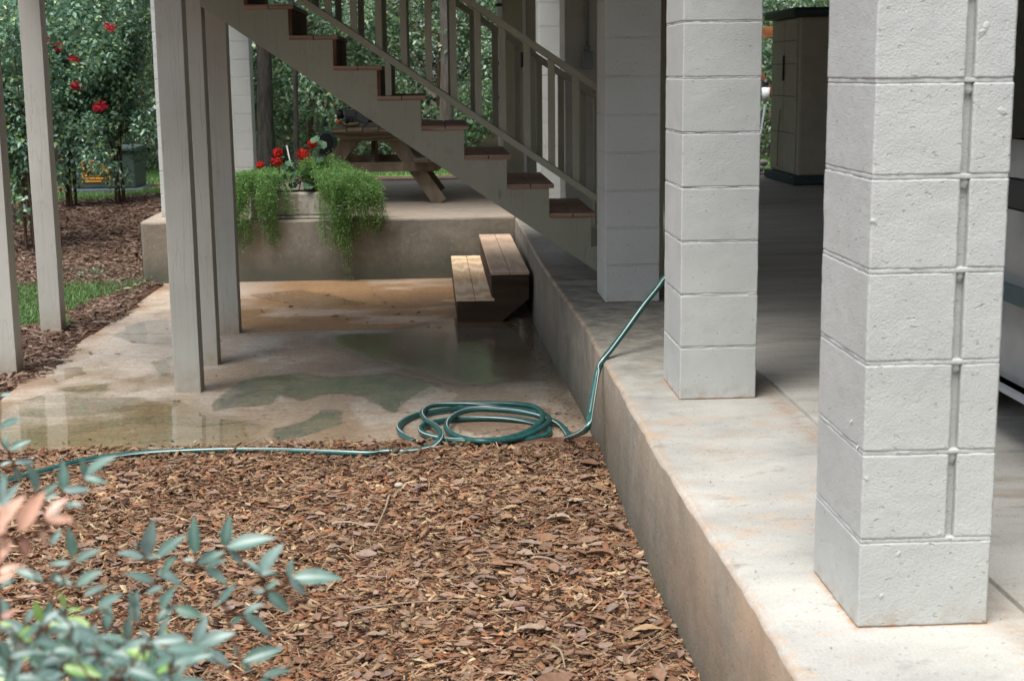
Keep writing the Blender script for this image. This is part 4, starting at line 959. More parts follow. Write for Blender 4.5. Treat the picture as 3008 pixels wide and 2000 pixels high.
# ------------------------------------------------------------------ transformer cabinet
tr = thing('utility_box', (-3.98, 18.9, -.15), 'dark green utility cabinet with an orange warning sign behind the rose bushes', 'utility cabinet')
bm = bmesh.new(); bx(bm, -4.42, -3.68, 18.5, 19.2, -.12, .33, .02); child_of('cabinet', bm, M_trans, tr)
bm = bmesh.new(); bx(bm, -4.45, -3.65, 18.47, 19.23, .332, .39, .02); child_of('lid', bm, M_trans, tr)
bm = bmesh.new(); bx(bm, -4.5, -3.6, 18.42, 19.28, -.30, -.125, .01); child_of('pad', bm, flat('pad_blue_grey', (.10,.13,.15), .8), tr)
bm = bmesh.new(); bx(bm, -4.34, -3.99, 18.488, 18.498, -.04, .23, .001); sg = child_of('sign', bm, M_sign, tr)
bm = bmesh.new()
for k, (a, b) in enumerate(((.0, .28), (.0, .24), (.02, .26), (.0, .2))): bx(bm, -4.32+a, -4.32+b, 18.484, 18.4875, .0-.012+.04*k, .008-.012+.04*k)
child_of('print', bm, M_ink, sg)

# ------------------------------------------------------------------ mulch, chips, dry leaves (uncountable)
def chips(name, regions, m, seed, sizes=(.006, .05), thick=.003, kind='stuff', leafy=0, tilt=.22, zoff=0, thin=1):
    rs = np.random.RandomState(seed); P = []
    for (x0, x1, ya, yb, dens, cond) in regions:
        n = int((x1-x0)*(yb-ya)*dens); p = np.stack([rs.uniform(x0, x1, n), rs.uniform(ya, yb, n)], 1)
        if cond is not None: p = p[cond(p[:, 0], p[:, 1])]
        P.append(p)
    P = np.concatenate(P); n = len(P); L = np.exp(rs.uniform(math.log(sizes[0]), math.log(sizes[1]), n)); Wd = L*rs.uniform(.14, .55, n)*thin; Wd = np.minimum(Wd, .02)
    th = rs.uniform(0, PI, n)*.0+rs.vonmises(0, .9, n)*.6; T = rs.uniform(.4, 1.2, n)*thick
    d = np.stack([np.cos(th), np.sin(th), rs.normal(0, tilt, n)], 1); d /= np.linalg.norm(d, axis=1, keepdims=True)
    s = np.stack([-np.sin(th), np.cos(th), rs.normal(0, tilt, n)], 1); nn = np.cross(d, s); nn /= np.linalg.norm(nn, axis=1, keepdims=True); s = np.cross(nn, d)
    c = np.concatenate([P, (hgt(P[:, 0], P[:, 1])+rs.uniform(0, .018, n)+zoff)[:, None]], 1)
    quad = []
    for (a, b) in ((-.5, -.5), (.5, -.5), (.5, .5), (-.5, .5)):
        ja = a*(1+rs.uniform(-.35, .25, n)); jb = b*(1+rs.uniform(-.6, .3, n)); quad.append(c+d*(ja*L)[:, None]+s*(jb*Wd)[:, None])
    bot = np.stack(quad, 1); top = bot+nn[:, None, :]*T[:, None, None]; V = np.concatenate([bot, top], 1).reshape(-1, 3); i = np.arange(n)[:, None]*8
    Fq = np.concatenate([i+[4,5,6,7], i+[0,1,5,4], i+[1,2,6,5], i+[2,3,7,6], i+[3,0,4,7]], 1).reshape(-1, 4)
    return tag(mesh_obj(name, nmesh(name, V, Fq), m), kind=kind)
fr = lambda x, y: ((x < .3) | (y < 6.46)) & (x > -.36*y-.25) & (x < np.interp(y, [2, 12], [.74, .74])) & (y < 6.60+.09*(fbm(x, y*0, 3, 3, 77)-.5)*2)
MUL = 'wood chip mulch covering the bed in front of the patio'
o = chips('mulch', [(-2.4, .735, 2.3, 4.2, 7500, fr), (-2.6, .735, 4.2, 6.72, 5600, fr)], M_chip, 1, (.005, .055), tilt=.42); 
o = chips('mulch_splinters', [(-2.4, .735, 2.3, 6.7, 1300, fr)], M_chip2, 2, (.015, .08), .0016, tilt=.3, thin=.12, zoff=.004)
bedL = lambda x, y: (x < -2.33+.07*np.sin(y*3)) & ~((x < -2.62+.12*np.sin(y*2.1)) & (y > 10.42) & (y < 12.55))
chips('bark_mulch', [(-4.4, -2.25, 7.4, 12.6, 1500, bedL), (-5.2, -2.5, 12.5, 17.7, 900, None), (-5.2, -2.5, 18.5, 19.4, 500, None)], M_redchip, 3, (.012, .06))
chips('pine_straw', [(-5.2, -2.5, 12.3, 17.7, 1300, None), (-4.4, -2.3, 7.4, 12.6, 500, bedL), (-2.3, .7, 2.4, 3.2, 900, None)], M_redchip, 4, (.05, .16), .0012)
chips('pine_needles', [(-2.3, .72, 2.35, 3.3, 700, fr), (-2.3, .72, 3.3, 6.5, 120, fr)], M_chip2, 14, (.04, .11), .0009, tilt=.35, thin=.05, zoff=.012)
def loose(name, x0, x1, y0, y1, n, seed, zf, s0, s1, m):
    rs = np.random.RandomState(seed); x = rs.uniform(x0, x1, n); y = rs.uniform(y0, y1, n); z = np.array([zf(a, b) for a, b in zip(x, y)]); th = rs.uniform(0, 6.3, n)
    c = np.stack([x, y, z+.001], 1); D = np.stack([np.cos(th), np.sin(th), rs.uniform(-.1, .25, n)], 1); N = rs.normal(0, .2, (n, 3)); N[:, 2] += 1
    V, Fq = leaf_quads0(c, D, N, rs.uniform(s0, s1, n), rs.uniform(s0, s1, n)*.4); tag(mesh_obj(name, nmesh(name, V, Fq), m), kind='stuff')
def leaf_quads0(P, D, N, L, Wd, fold=.12):
    D = D/np.linalg.norm(D, axis=1, keepdims=True); Sd = np.cross(D, N); Sd /= np.linalg.norm(Sd, axis=1, keepdims=True); L = L[:, None]; Wd = Wd[:, None]
    V = np.stack([P, P+D*L*.45+Sd*Wd*.5, P+D*L, P+D*L*.5-Sd*Wd*.5], 1).reshape(-1, 3); i = np.arange(len(P))[:, None]*4; return V, np.concatenate([i+[0, 1, 2], i+[0, 2, 3]], 1).reshape(-1, 3)
loose('patio_debris', -2.3, .68, 6.56, 12.6, 420, 61, lambda x, y: zpat(y)+.004, .006, .03, M_redchip)
loose('patio_edge_debris', -2.3, .70, 6.54, 6.85, 260, 62, lambda x, y: zpat(y)+.004, .01, .04, M_chip)
loose('slab_foot_debris', .60, .715, 6.6, 12.0, 260, 63, lambda x, y: zpat(y)+.004, .008, .035, M_redchip)
loose('slab_debris', .78, 1.9, 2.6, 12.0, 150, 64, lambda x, y: .001, .004, .014, M_redchip)
chips('mulch_chunks', [(-2.4, .735, 2.3, 6.6, 110, fr)], M_chip, 15, (.035, .085), .005, tilt=.3, zoff=.006)
# curled dry leaves mixed into the mulch
def dry(name, n, reg, seed, L0, L1, cond=None, m=None):
    rs = np.random.RandomState(seed); x = rs.uniform(reg[0], reg[1], n); y = rs.uniform(reg[2], reg[3], n)
    if cond is not None: k = cond(x, y); x, y = x[k], y[k]; n = len(x)
    V, Fs = [], []
    L = rs.uniform(L0, L1, n); Wd = L*rs.uniform(.35, .55, n); th = rs.uniform(0, 2*PI, n); z = hgt(x, y)+.016+rs.uniform(0, .012, n)
    us = np.linspace(0, 1, 6); curl = rs.uniform(-.5, .9, n); roll = rs.normal(0, .25, n)
    Vn = []
    for u in us:
        w = math.sin(PI*(u*.92+.04))**.8*rs.uniform(.65, 1.15, n)
        for v in (-1, 0, 1):
            lx = (u-.5)*L; ly = v*w*Wd*.5; lz = curl*L*.28*(1-4*(u-.5)**2)*0+curl*(abs(v)*w*Wd*.45)+.25*L*((u-.5)**2)*np.sign(curl+.2)+ly*roll
            Vn.append(np.stack([x+np.cos(th)*lx-np.sin(th)*ly, y+np.sin(th)*lx+np.cos(th)*ly, z+lz], 1))
    Vn = np.stack(Vn, 1).reshape(-1, 3); i = np.arange(n)[:, None]*18; F_ = []
    for a in range(5):
        for b in range(2): q = a*3+b; F_.append(i+[q, q+1, q+4, q+3])
    Fq = np.stack(F_, 1).reshape(-1, 4); return tag(mesh_obj(name, nmesh(name, Vn, Fq, True), m or M_dryleaf), kind='stuff')
dry('leaf_litter', 3400, (-2.4, .73, 2.35, 6.55), 5, .02, .065, fr)
dry('leaf_litter', 260, (-.6, .70, 2.4, 6.3), 8, .06, .11, lambda x, y: fr(x, y) & (x > .1+.6*(fbm(x, y, 3, 3, 99)-.5)))
dry('leaf_litter', 900, (-4.4, -2.35, 7.4, 12.6), 6, .03, .08, bedL)
# large countable dry leaves on the mulch
def big_leaf(name, p, L, W_, th, curl, label, cat, group=None, m=None, seed=0, zadd=.02):
    z = float(hgt(p[0], p[1]))+zadd if p[2] is None else p[2]
    t = thing(name, (p[0], p[1], z), label, cat, group); bm = bmesh.new(); nu, nv_ = 16, 6; g = []
    for i in range(nu+1):
        u = i/nu; w = (math.sin(PI*min(1, u*.96+.03))**.75)*W_/2; row = []
        for j in range(nv_+1):
            v = j/nv_*2-1; lx = (u-.5)*L; ly = v*w; lz = curl*abs(v)**1.5*w*1.1+.10*L*math.sin(u*4+seed)*.5+.004*mnoise.noise((u*7, v*3, seed))-.12*L*(u-.5)**2
            row.append(bm.verts.new((lx*math.cos(th)-ly*math.sin(th), lx*math.sin(th)+ly*math.cos(th), lz+.008)))
        g.append(row)
    for i in range(nu):
        for j in range(nv_): f = bm.faces.new((g[i][j], g[i+1][j], g[i+1][j+1], g[i][j+1])); f.smooth = True
    tube(bm, [((-.5*L-.02)*math.cos(th), (-.5*L-.02)*math.sin(th), .006), (-.45*L*math.cos(th), -.45*L*math.sin(th), .008)], .0012, 5)
    child_of('blade', bm, m or M_dryleaf, t, world=False); return t
def mud(u, v): q = at(u, v, z=-.44); return (q.x, q.y, None)
def leafcol(n, c): 
    m = Mt(n, .6, .3); v = m.co('Object', (30, 30, 30)); a = m.noise(v, 1.5, 5); m.color(m.ramp(a, [(.3, tuple(x*.65 for x in c)), (.7, c)])); m.bump(a, .002, .8); return m.m
lc = [leafcol('leaf_tan', (.46,.30,.17)), leafcol('leaf_grey', (.26,.20,.16)), leafcol('leaf_mauve', (.24,.17,.15)), leafcol('leaf_umber', (.22,.12,.07)), leafcol('leaf_beige', (.38,.29,.21)), leafcol('leaf_green_brown', (.16,.14,.07))]
BL = [(1905, 1860, .11, .040, .15, .1, 0, 'long tan dry leaf lying nearest the slab wall low in the photo'), (1575, 1850, .115, .042, .1, .35, 4, 'broad beige dry leaf with crinkled edge on the mulch'), (1560, 1605, .10, .042, -.1, .5, 1, 'grey brown curled leaf tented over the mulch'), (1650, 1680, .105, .024, .2, .6, 2, 'narrow greyish leaf folded lengthwise on the mulch'), (1760, 1640, .12, .035, -.5, .9, 3, 'dark brown rolled leaf close to the slab wall'), (1500, 1500, .08, .035, .1, .2, 0, 'small tan leaf in the shade of the slab'), (985, 1620, .07, .03, .2, .6, 1, 'grey leaf beyond the nandina tips'), (1240, 1445, .07, .04, .6, .5, 2, 'mauve grey leaf in the middle of the far mulch'), (1430, 1710, .08, .03, .1, .7, 2, 'mauve curled leaf halfway down the mulch'), (1690, 1480, .07, .045, .3, .2, 4, 'pale leaf near the foot of the slab wall'), (1640, 1530, .10, .045, -.2, .8, 4, 'big beige leaf propped against its neighbours'), (1800, 1790, .07, .03, .9, .3, 1, 'small upright leaf against the slab wall')]
for k, (u, v, L, w, th, cu, ci, lab) in enumerate(BL): big_leaf('dry_leaf', mud(u, v), L, w, th, cu, lab, 'dry leaf', 'large dry leaves on the mulch', lc[ci], k)
q = gp(745, 600, .01); big_leaf('dry_leaf', (q.x, q.y-.04, -.435), .055, .035, 1.1, .9, 'olive brown leaf standing against the hose coil', 'dry leaf', 'large dry leaves on the mulch', lc[5], 21)
q = gp(830, 600, .01); big_leaf('dry_leaf', (q.x, q.y-.04, -.430), .06, .038, .5, 1.0, 'larger olive brown leaf leaning on the hose coil', 'dry leaf', 'large dry leaves on the mulch', lc[5], 22)
# fallen leaves scattered over the patio
rs = np.random.RandomState(12)
PL = [(790, 870), (812, 862), (962, 868), (985, 932), (1045, 900), (900, 940), (1012, 882), (1130, 890), (1155, 905), (1212, 945), (1230, 922), (1258, 955), (1170, 925), (870, 925), (840, 885), (1290, 955), (1100, 865), (770, 915), (855, 905), (1020, 940), (390, 1005), (265, 1038), (345, 1043), (835, 1302), (520, 1180), (860, 1062), (1160, 1010), (735, 985), (1370, 985), (1400, 1030), (1510, 955), (1540, 960), (1590, 1205), (1640, 1215), (310, 1322), (640, 1000), (1080, 950)]
for k, (u, v) in enumerate(PL):
    p = on_patio(u, v, .004); big_leaf('fallen_leaf', (p.x, p.y, p.z-.002), rs.uniform(.03, .055), rs.uniform(.014, .026), rs.uniform(0, 3), rs.uniform(0, .9), 'small brown leaf lying loose on the stained patio concrete', 'fallen leaf', 'small brown leaves fallen on the patio', lc[k % 5], k*1.7)
# the pale pebble and twigs
sb = thing('pebble', mud(1172, 1428)[:2]+(-.44,), 'smooth pale pebble sitting on the mulch below the hose coil', 'pebble')
bm = bmesh.new(); p = at(1172, 1428, z=-.44); bmesh.ops.create_icosphere(bm, subdivisions=3, radius=1, matrix=Matrix.Translation((p.x, p.y, -.435)) @ Matrix.Diagonal((.020, .016, .012, 1)))
for f in bm.faces: f.smooth = True
child_of('stone', bm, flat('pebble_stone', (.42,.37,.30), .7), sb)
TW = [((1020, 1800), (1390, 1762), .004, 'long pale twig lying across the mulch near the middle bottom'), ((1145, 1455), (1100, 1560), .006, 'crooked tan splinter of bark standing out on the mulch'), ((975, 1540), (1085, 1550), .007, 'flat pale bark strip right of the nandina tips'), ((1560, 1640), (1660, 1665), .005, 'pale root-like twig in the mulch'), ((1560, 1560), (1700, 1480), .0028, 'thin grey twig leaning towards the slab wall'), ((1620, 1900), (1660, 1960), .005, 'short curved twig at the bottom of the photo'), ((1840, 1940), (1960, 1850), .0035, 'pale stick running beside the tan leaf')]
for k, (a, b, r, lab) in enumerate(TW):
    p, q = at(*a, z=-.43), at(*b, z=-.43); t = thing('twig', tuple(p), lab, 'twig', 'twigs and splinters on the mulch'); bm = bmesh.new(); mid = (p+q)/2+Vector((.01, .012, .010))
    tube(bm, catmull([p, (p*2+mid)/3+Vector((0, .006, .004)), mid, q], 6), [r*(1-.03*i) for i in range(19)], 6); child_of('wood', bm, lc[4] if k != 4 else lc[1], t, True)

# ------------------------------------------------------------------ grass
def grass(name, regions, seed, h0, h1, w=.004):
    rs = np.random.RandomState(seed); P = []
    for (x0, x1, ya, yb, dens, cond) in regions:
        n = int((x1-x0)*(yb-ya)*dens); p = np.stack([rs.uniform(x0, x1, n), rs.uniform(ya, yb, n)], 1)
        if cond is not None: p = p[cond(p[:, 0], p[:, 1])]
        P.append(p)
    P = np.concatenate(P); n = len(P); h = rs.uniform(h0, h1, n)[:, None]; th = rs.uniform(0, 2*PI, n); s = np.stack([np.cos(th), np.sin(th), 0*th], 1)*w
    lean = np.concatenate([rs.normal(0, .45, (n, 2)), np.ones((n, 1))], 1); c = np.concatenate([P, hgt(P[:, 0], P[:, 1])[:, None]], 1)
    V = np.stack([c-s, c+s, c+lean*h*.6+s*.8, c+lean*h+np.array((0, 0, -.1))*h, c+lean*h*.6-s*.8], 1).reshape(-1, 3); i = np.arange(n)[:, None]*5
    Fq = np.concatenate([i+[0,1,2], i+[0,2,4], i+[4,2,3]], 1).reshape(-1, 3); return tag(mesh_obj(name, nmesh(name, V, Fq), M_grass), kind='stuff')
gpat = lambda x, y: (x < -2.60+.14*np.sin(y*2.1)+.25*(fbm(x, y, 4, 3, 90)-.5)) & (fbm(x, y, 6, 3, 91) > .36-.3*np.clip((-x-2.75), 0, .4))
grass('grass', [(-4.4, -2.4, 10.42, 12.6, 6500, gpat)], 31, .02, .05, .005)
grass('lawn', [(-6.5, -2.3, 17.75, 18.6, 2600, None), (-9, 9, 19.5, 22.2, 650, None), (-2.3, 8, 17.75, 18.5, 1400, None)], 32, .03, .075, .006)

# ------------------------------------------------------------------ foliage
def crown(seed, n, rx, ry, rz, clumps, L0, L1, low=.0, droop=.3, core=.5):
    """leaf mass built of many clumps: uneven outline with gaps"""
    rs = np.random.RandomState(seed); C_ = rs.normal(0, 1, (clumps, 3)); C_ /= np.linalg.norm(C_, axis=1, keepdims=True); C_ *= rs.uniform(core, 1.0, (clumps, 1))**.6
    C_ *= np.array((rx, ry, rz)); R_ = rs.uniform(.16, .34, clumps)*(rx+ry+rz)/3; k = rs.randint(0, clumps, n)
    d = rs.normal(0, 1, (n, 3)); d /= np.linalg.norm(d, axis=1, keepdims=True); r = rs.uniform(.35, 1, (n, 1))**.5
    P = C_[k]+d*r*R_[k][:, None]*np.array((1.15, 1.15, .7)); D = d*.7+rs.normal(0, .6, (n, 3)); D[:, 2] -= droop; N = rs.normal(0, .35, (n, 3))+d*.8; N[:, 2] += .8
    return leaf_quads(P, D, N, rs.uniform(L0, L1, n), rs.uniform(L0, L1, n)*.52, .18)
def limb_tree(bm, base, height, r0, seed, branches=7, spread=.6):
    rs = np.random.RandomState(seed); b = Vector(base); pts = [b+Vector((rs.normal(0, .04)*i, rs.normal(0, .04)*i, height*i/6)) for i in range(7)]; tube(bm, catmull(pts, 3), [r0*(1-.75*i/18) for i in range(19)], 10)
    for k in range(branches):
        j = rs.randint(2, 6); p = pts[j]; a = rs.uniform(0, 2*PI); q = p+Vector((math.cos(a), math.sin(a), rs.uniform(.5, 1.1)))*height*.22*spread*1.6; m = (p+q)/2+Vector((0, 0, -.04*height)); tube(bm, catmull([p, m, q], 4), [r0*.4*(1-.09*i) for i in range(9)], 6)
# woodland trees and shrubs, Y 21 and beyond; four crown meshes shared
crowns = [nmesh('crown', *crown(100+k, 15000, 1.75, 1.5, 1.9, 60, .05, .105)) for k in range(4)]
crownsT = [nmesh('crown', *crown(140+k, 9500, 2.6, 2.6, 2.4, 55, .07, .14, core=.3)) for k in range(2)]
trunks = []
for k in range(3):
    bm = bmesh.new(); limb_tree(bm, (0, 0, -.2), 3.2, .05, 200+k); me = bpy.data.meshes.new('trunk'); bm.to_mesh(me); bm.free(); me.materials.append(M_stem); trunks.append(me)
bm = bmesh.new(); limb_tree(bm, (0, 0, -.3), 9.5, .20, 210, 9, .8); tk = bpy.data.meshes.new('trunk'); bm.to_mesh(tk); bm.free(); tk.materials.append(M_bark)
rsf = np.random.RandomState(77)
adj = ['pale', 'bright', 'dull', 'glossy', 'yellowish', 'bluish', 'dark', 'mid']
def woody(name, x, y, z, s, cm, tmesh, m, label, cat, group, zc=1.9, rot=None):
    t = thing(name, (x, y, z), label, cat, group, rz=rsf.uniform(0, 6.28) if rot is None else rot); t.scale = (s, s, s)
    o = bpy.data.objects.new('crown', cm); COL.objects.link(o); o.parent = t; o.location = (0, 0, zc)
    if not len(cm.materials): cm.materials.append(m)
    if tmesh: q = bpy.data.objects.new('trunk', tmesh); COL.objects.link(q); q.parent = t
    return t
def ordn(i): return ['first','second','third','fourth','fifth','sixth','seventh','eighth','ninth','tenth','eleventh','twelfth','thirteenth'][min(i, 13)-1]
k = 0; k1 = 0
for row, (y, step, x0, x1) in enumerate(((22.6, 2.3, -8.5, 9.8), (25.0, 2.6, -10, 11))):
    x = x0
    while x < x1:
        yy = y+rsf.uniform(-.5, .7); s = rsf.uniform(.85, 1.15)
        woody('shrub', x, yy, float(hgt(x, yy)), s, crowns[k % 4], trunks[k % 3], M_wood_leaf, ordn(k1 := (k1+1 if x > x0 else 1))+' shrub from the left in the '+('nearer' if row == 0 else 'farther')+' row along the woodland edge', 'shrub', 'shrubs along the woodland edge', zc=1.75+.9*row); x += step*rsf.uniform(.8, 1.15); k += 1
for x in np.arange(-14, 15, 4.0):
    yy = 31+rsf.uniform(-1.5, 2); s = rsf.uniform(1.0, 1.35); woody('woodland_tree', x+rsf.uniform(-.8, .8), yy, -.05, s, crownsT[k % 2], tk, M_wood_leaf, ordn(int(round((x+14)/4))+1)+' tall tree from the left behind the woodland shrubs', 'tree', 'tall trees of the woodland behind', zc=5.6+rsf.uniform(-2.6, .6)); k += 1
# individual trunks that show
for (u, r, yy, lab) in ((778, .115, 21.2, 'thick dark tree trunk between the far block pillar and the picnic table'), (1310, .10, 21.4, 'grey tree trunk seen through the balusters at the top'), (868, .035, 20.6, 'slim dark sapling trunk left of the mailbox'), (245, .11, 21.0, 'dark trunk behind the red flowering bushes'), (322, .05, 21.2, 'thin trunk between the flowering bushes and the paired posts')):
    p = at(u, 400, y=yy); t = thing('tree_trunk', (p.x, yy, -.1), lab, 'tree', 'trunks at the woodland edge'); bm = bmesh.new(); b = t.location
    pts = [Vector((b[0]+.02*i*math.sin(i), b[1], -.3+1.0*i)) for i in range(9)]; tube(bm, catmull(pts, 3), [r*(1+.35*math.exp(-i/2.)-.02*i) for i in range(25)], 14); child_of('trunk', bm, M_bark if u == 1310 else M_darkbark, t)
    k += 1; o = bpy.data.objects.new('crown', crownsT[k % 2]); COL.objects.link(o); o.parent = t; o.location = (0, 5, 9.5)
# unseen tree belt added behind the camera to block low sky light
VV, FF, off = [], [], 0
for i_, (x, y) in enumerate(((-9, -7), (-5.5, -8.5), (-2, -7.5), (1.5, -8.5), (5, -7), (8.5, -8), (12, -4), (-12.5, -3), (14, 1))):
    V, Fq = crown(400+i_, 5000, 2.6, 2.4, 3.0, 50, .12, .24, core=.2); VV.append(V+np.array((x, y, 3.0))); FF.append(Fq+off); off += len(V)
tag(mesh_obj('sky_blocking_trees', nmesh('sky_blocking_trees', np.concatenate(VV), np.concatenate(FF)), M_wood_leaf), kind='stuff')
# far woodland as one mass
V, Fq = crown(300, 60000, 26, 3.0, 6.5, 420, .14, .30, core=.1); V = V+np.array((0, 37, 3.6)); tag(mesh_obj('woodland', nmesh('woodland', V, Fq), M_dark_leaf), kind='stuff')

# flowering bushes on the left
def bush(name, x, y, h, spread, seed, label, flowers, nst=7, nleaf=9000, zlow=.45, clx=None):
    z0 = float(hgt(x, y)); t = thing(name, (x, y, z0), label, 'bush', 'flowering bushes in the left bed'); rs = np.random.RandomState(seed); bm = bmesh.new(); tips = []
    for k in range(nst):
        a = rs.uniform(0, 2*PI); rr = spread*rs.uniform(.2, .8); q = Vector((x+math.cos(a)*rr, y+math.sin(a)*rr*.8, z0+h*rs.uniform(.5, .85))); s = Vector((x+rs.uniform(-.07, .07), y+rs.uniform(-.07, .07), z0-.03)); m = (s*.55+q*.45)+Vector((-(q.x-s.x)*.25, 0, .05)); pts = catmull([s, m, q], 8); tube(bm, pts, [.014*(1-.04*i) for i in range(len(pts))], 6)
        tips += [pts[i] for i in range(8, len(pts))]
        for j in range(3):
            p = pts[rs.randint(7, len(pts)-2)]; e = p+Vector((rs.normal(0, .25), rs.normal(0, .25), rs.uniform(.1, .4))); sp = catmull([p, (p+e)/2+Vector((0, 0, .04)), e], 5); tube(bm, sp, .005, 5); tips += sp[4:]
    child_of('stems', bm, M_stem, t)
    cl = 46; C_ = np.stack([x+rs.normal(0, spread*.55, cl), y+rs.normal(0, spread*.45, cl), z0+zlow+rs.uniform(0, 1, cl)**.9*(h-zlow)], 1); C2 = np.array([tuple(p) for p in tips]); C2 = C2[C2[:, 2] > z0+zlow*.8]; C_ = np.concatenate([C_, C2]); R_ = np.concatenate([rs.uniform(.10, .24, cl), np.full(len(C2), .10)])
    w = R_**2; kk = rs.choice(len(C_), nleaf, p=w/w.sum()); d = rs.normal(0, 1, (nleaf, 3)); d /= np.linalg.norm(d, axis=1, keepdims=True); P = C_[kk]+d*R_[kk][:, None]*rs.uniform(.3, 1, (nleaf, 1))**.5; D = d*.5+rs.normal(0, .7, (nleaf, 3)); D[:, 2] -= .3; N = rs.normal(0, .35, (nleaf, 3))+d*.8; N[:, 2] += .8
    V, Fq = leaf_quads(P, D, N, rs.uniform(.038, .075, nleaf), rs.uniform(.026, .045, nleaf), .15); me = nmesh('foliage', V-np.array((x, y, z0)), Fq); o = mesh_obj('foliage', me, M_rose_leaf, None); o.parent = t
    for (fx, fy, fz, fr_) in flowers:
        n = 80; d = rs.normal(0, 1, (n, 3)); d /= np.linalg.norm(d, axis=1, keepdims=True); P = np.array((fx, fy, fz))+d*fr_*rs.uniform(.3, 1, (n, 1))*np.array((1, 1, .8)); V, Fq = leaf_quads(P, rs.normal(0, 1, (n, 3)), d, rs.uniform(.018, .03, n), rs.uniform(.016, .026, n), .2); me = nmesh('flower_cluster', V-np.array((x, y, z0)), Fq); o = mesh_obj('flower_cluster', me, M_crim, None); o.parent = t
def fl(u, v, y, r=.05): p = at(u, v, y=y); return (p.x, p.y-.25, p.z, r*1.15)
bush('flowering_bush', -3.88, 14.3, 2.6, .66, 1, 'tall flowering bush at the left edge behind the grass patch', [fl(150, 118, 13.7, .05), fl(20, 690, 13.6, .03)], 8, 9500, .3)
bush('flowering_bush', -4.12, 16.9, 2.9, .72, 2, 'middle flowering bush with crimson clusters left of the utility cabinet', [fl(191, 140, 16.2, .06), fl(232, 176, 16.2, .055), fl(236, 252, 16.1, .055)], 9, 13500, .28)
bush('flowering_bush', -3.52, 16.75, 2.75, .66, 3, 'flowering bush nearest the terrace with crimson clusters and bare stems', [fl(337, 82, 16.0, .065), fl(313, 308, 15.9, .07), fl(300, 316, 15.9, .045)], 7, 12000, .34)
bush('flowering_bush', -5.2, 15.6, 2.9, .8, 4, 'leafy bush mostly outside the left edge of the photo', [], 7, 9000, .3)
bush('flowering_bush', -4.9, 19.9, 3.2, .9, 6, 'large leafy bush behind the utility cabinet', [], 7, 12000, .3)
bush('flowering_bush', -2.9, 22.3, 3.4, .95, 7, 'large leafy bush behind the far left pillar', [], 7, 12000, .5)
# low weeds near the grass patch
rs = np.random.RandomState(44); 
for kx, (x, y, lab) in enumerate(((-2.55, 12.35, 'low weed beside the corner of the concrete terrace'), (-3.0, 12.9, 'small green seedling growing in the brown mulch'))):
    n = 160; z0 = float(hgt(x, y)); d = rs.normal(0, 1, (n, 3)); P = np.array((0, 0, .04))+d*np.array((.09, .09, .025)); V, Fq = leaf_quads(P, d, np.abs(rs.normal(0, 1, (n, 3))), rs.uniform(.015, .03, n), rs.uniform(.01, .016, n)); tw_ = thing('weed', (x, y, z0), lab, 'weed', 'small weeds'); o = mesh_obj('foliage', nmesh('foliage', V, Fq), M_rose_leaf, None); o.parent = tw_; bm = bmesh.new(); tube(bm, [(x, y, z0-.02), (x+.01, y, z0+.05)], .003, 5); child_of('stem', bm, M_stem, tw_)

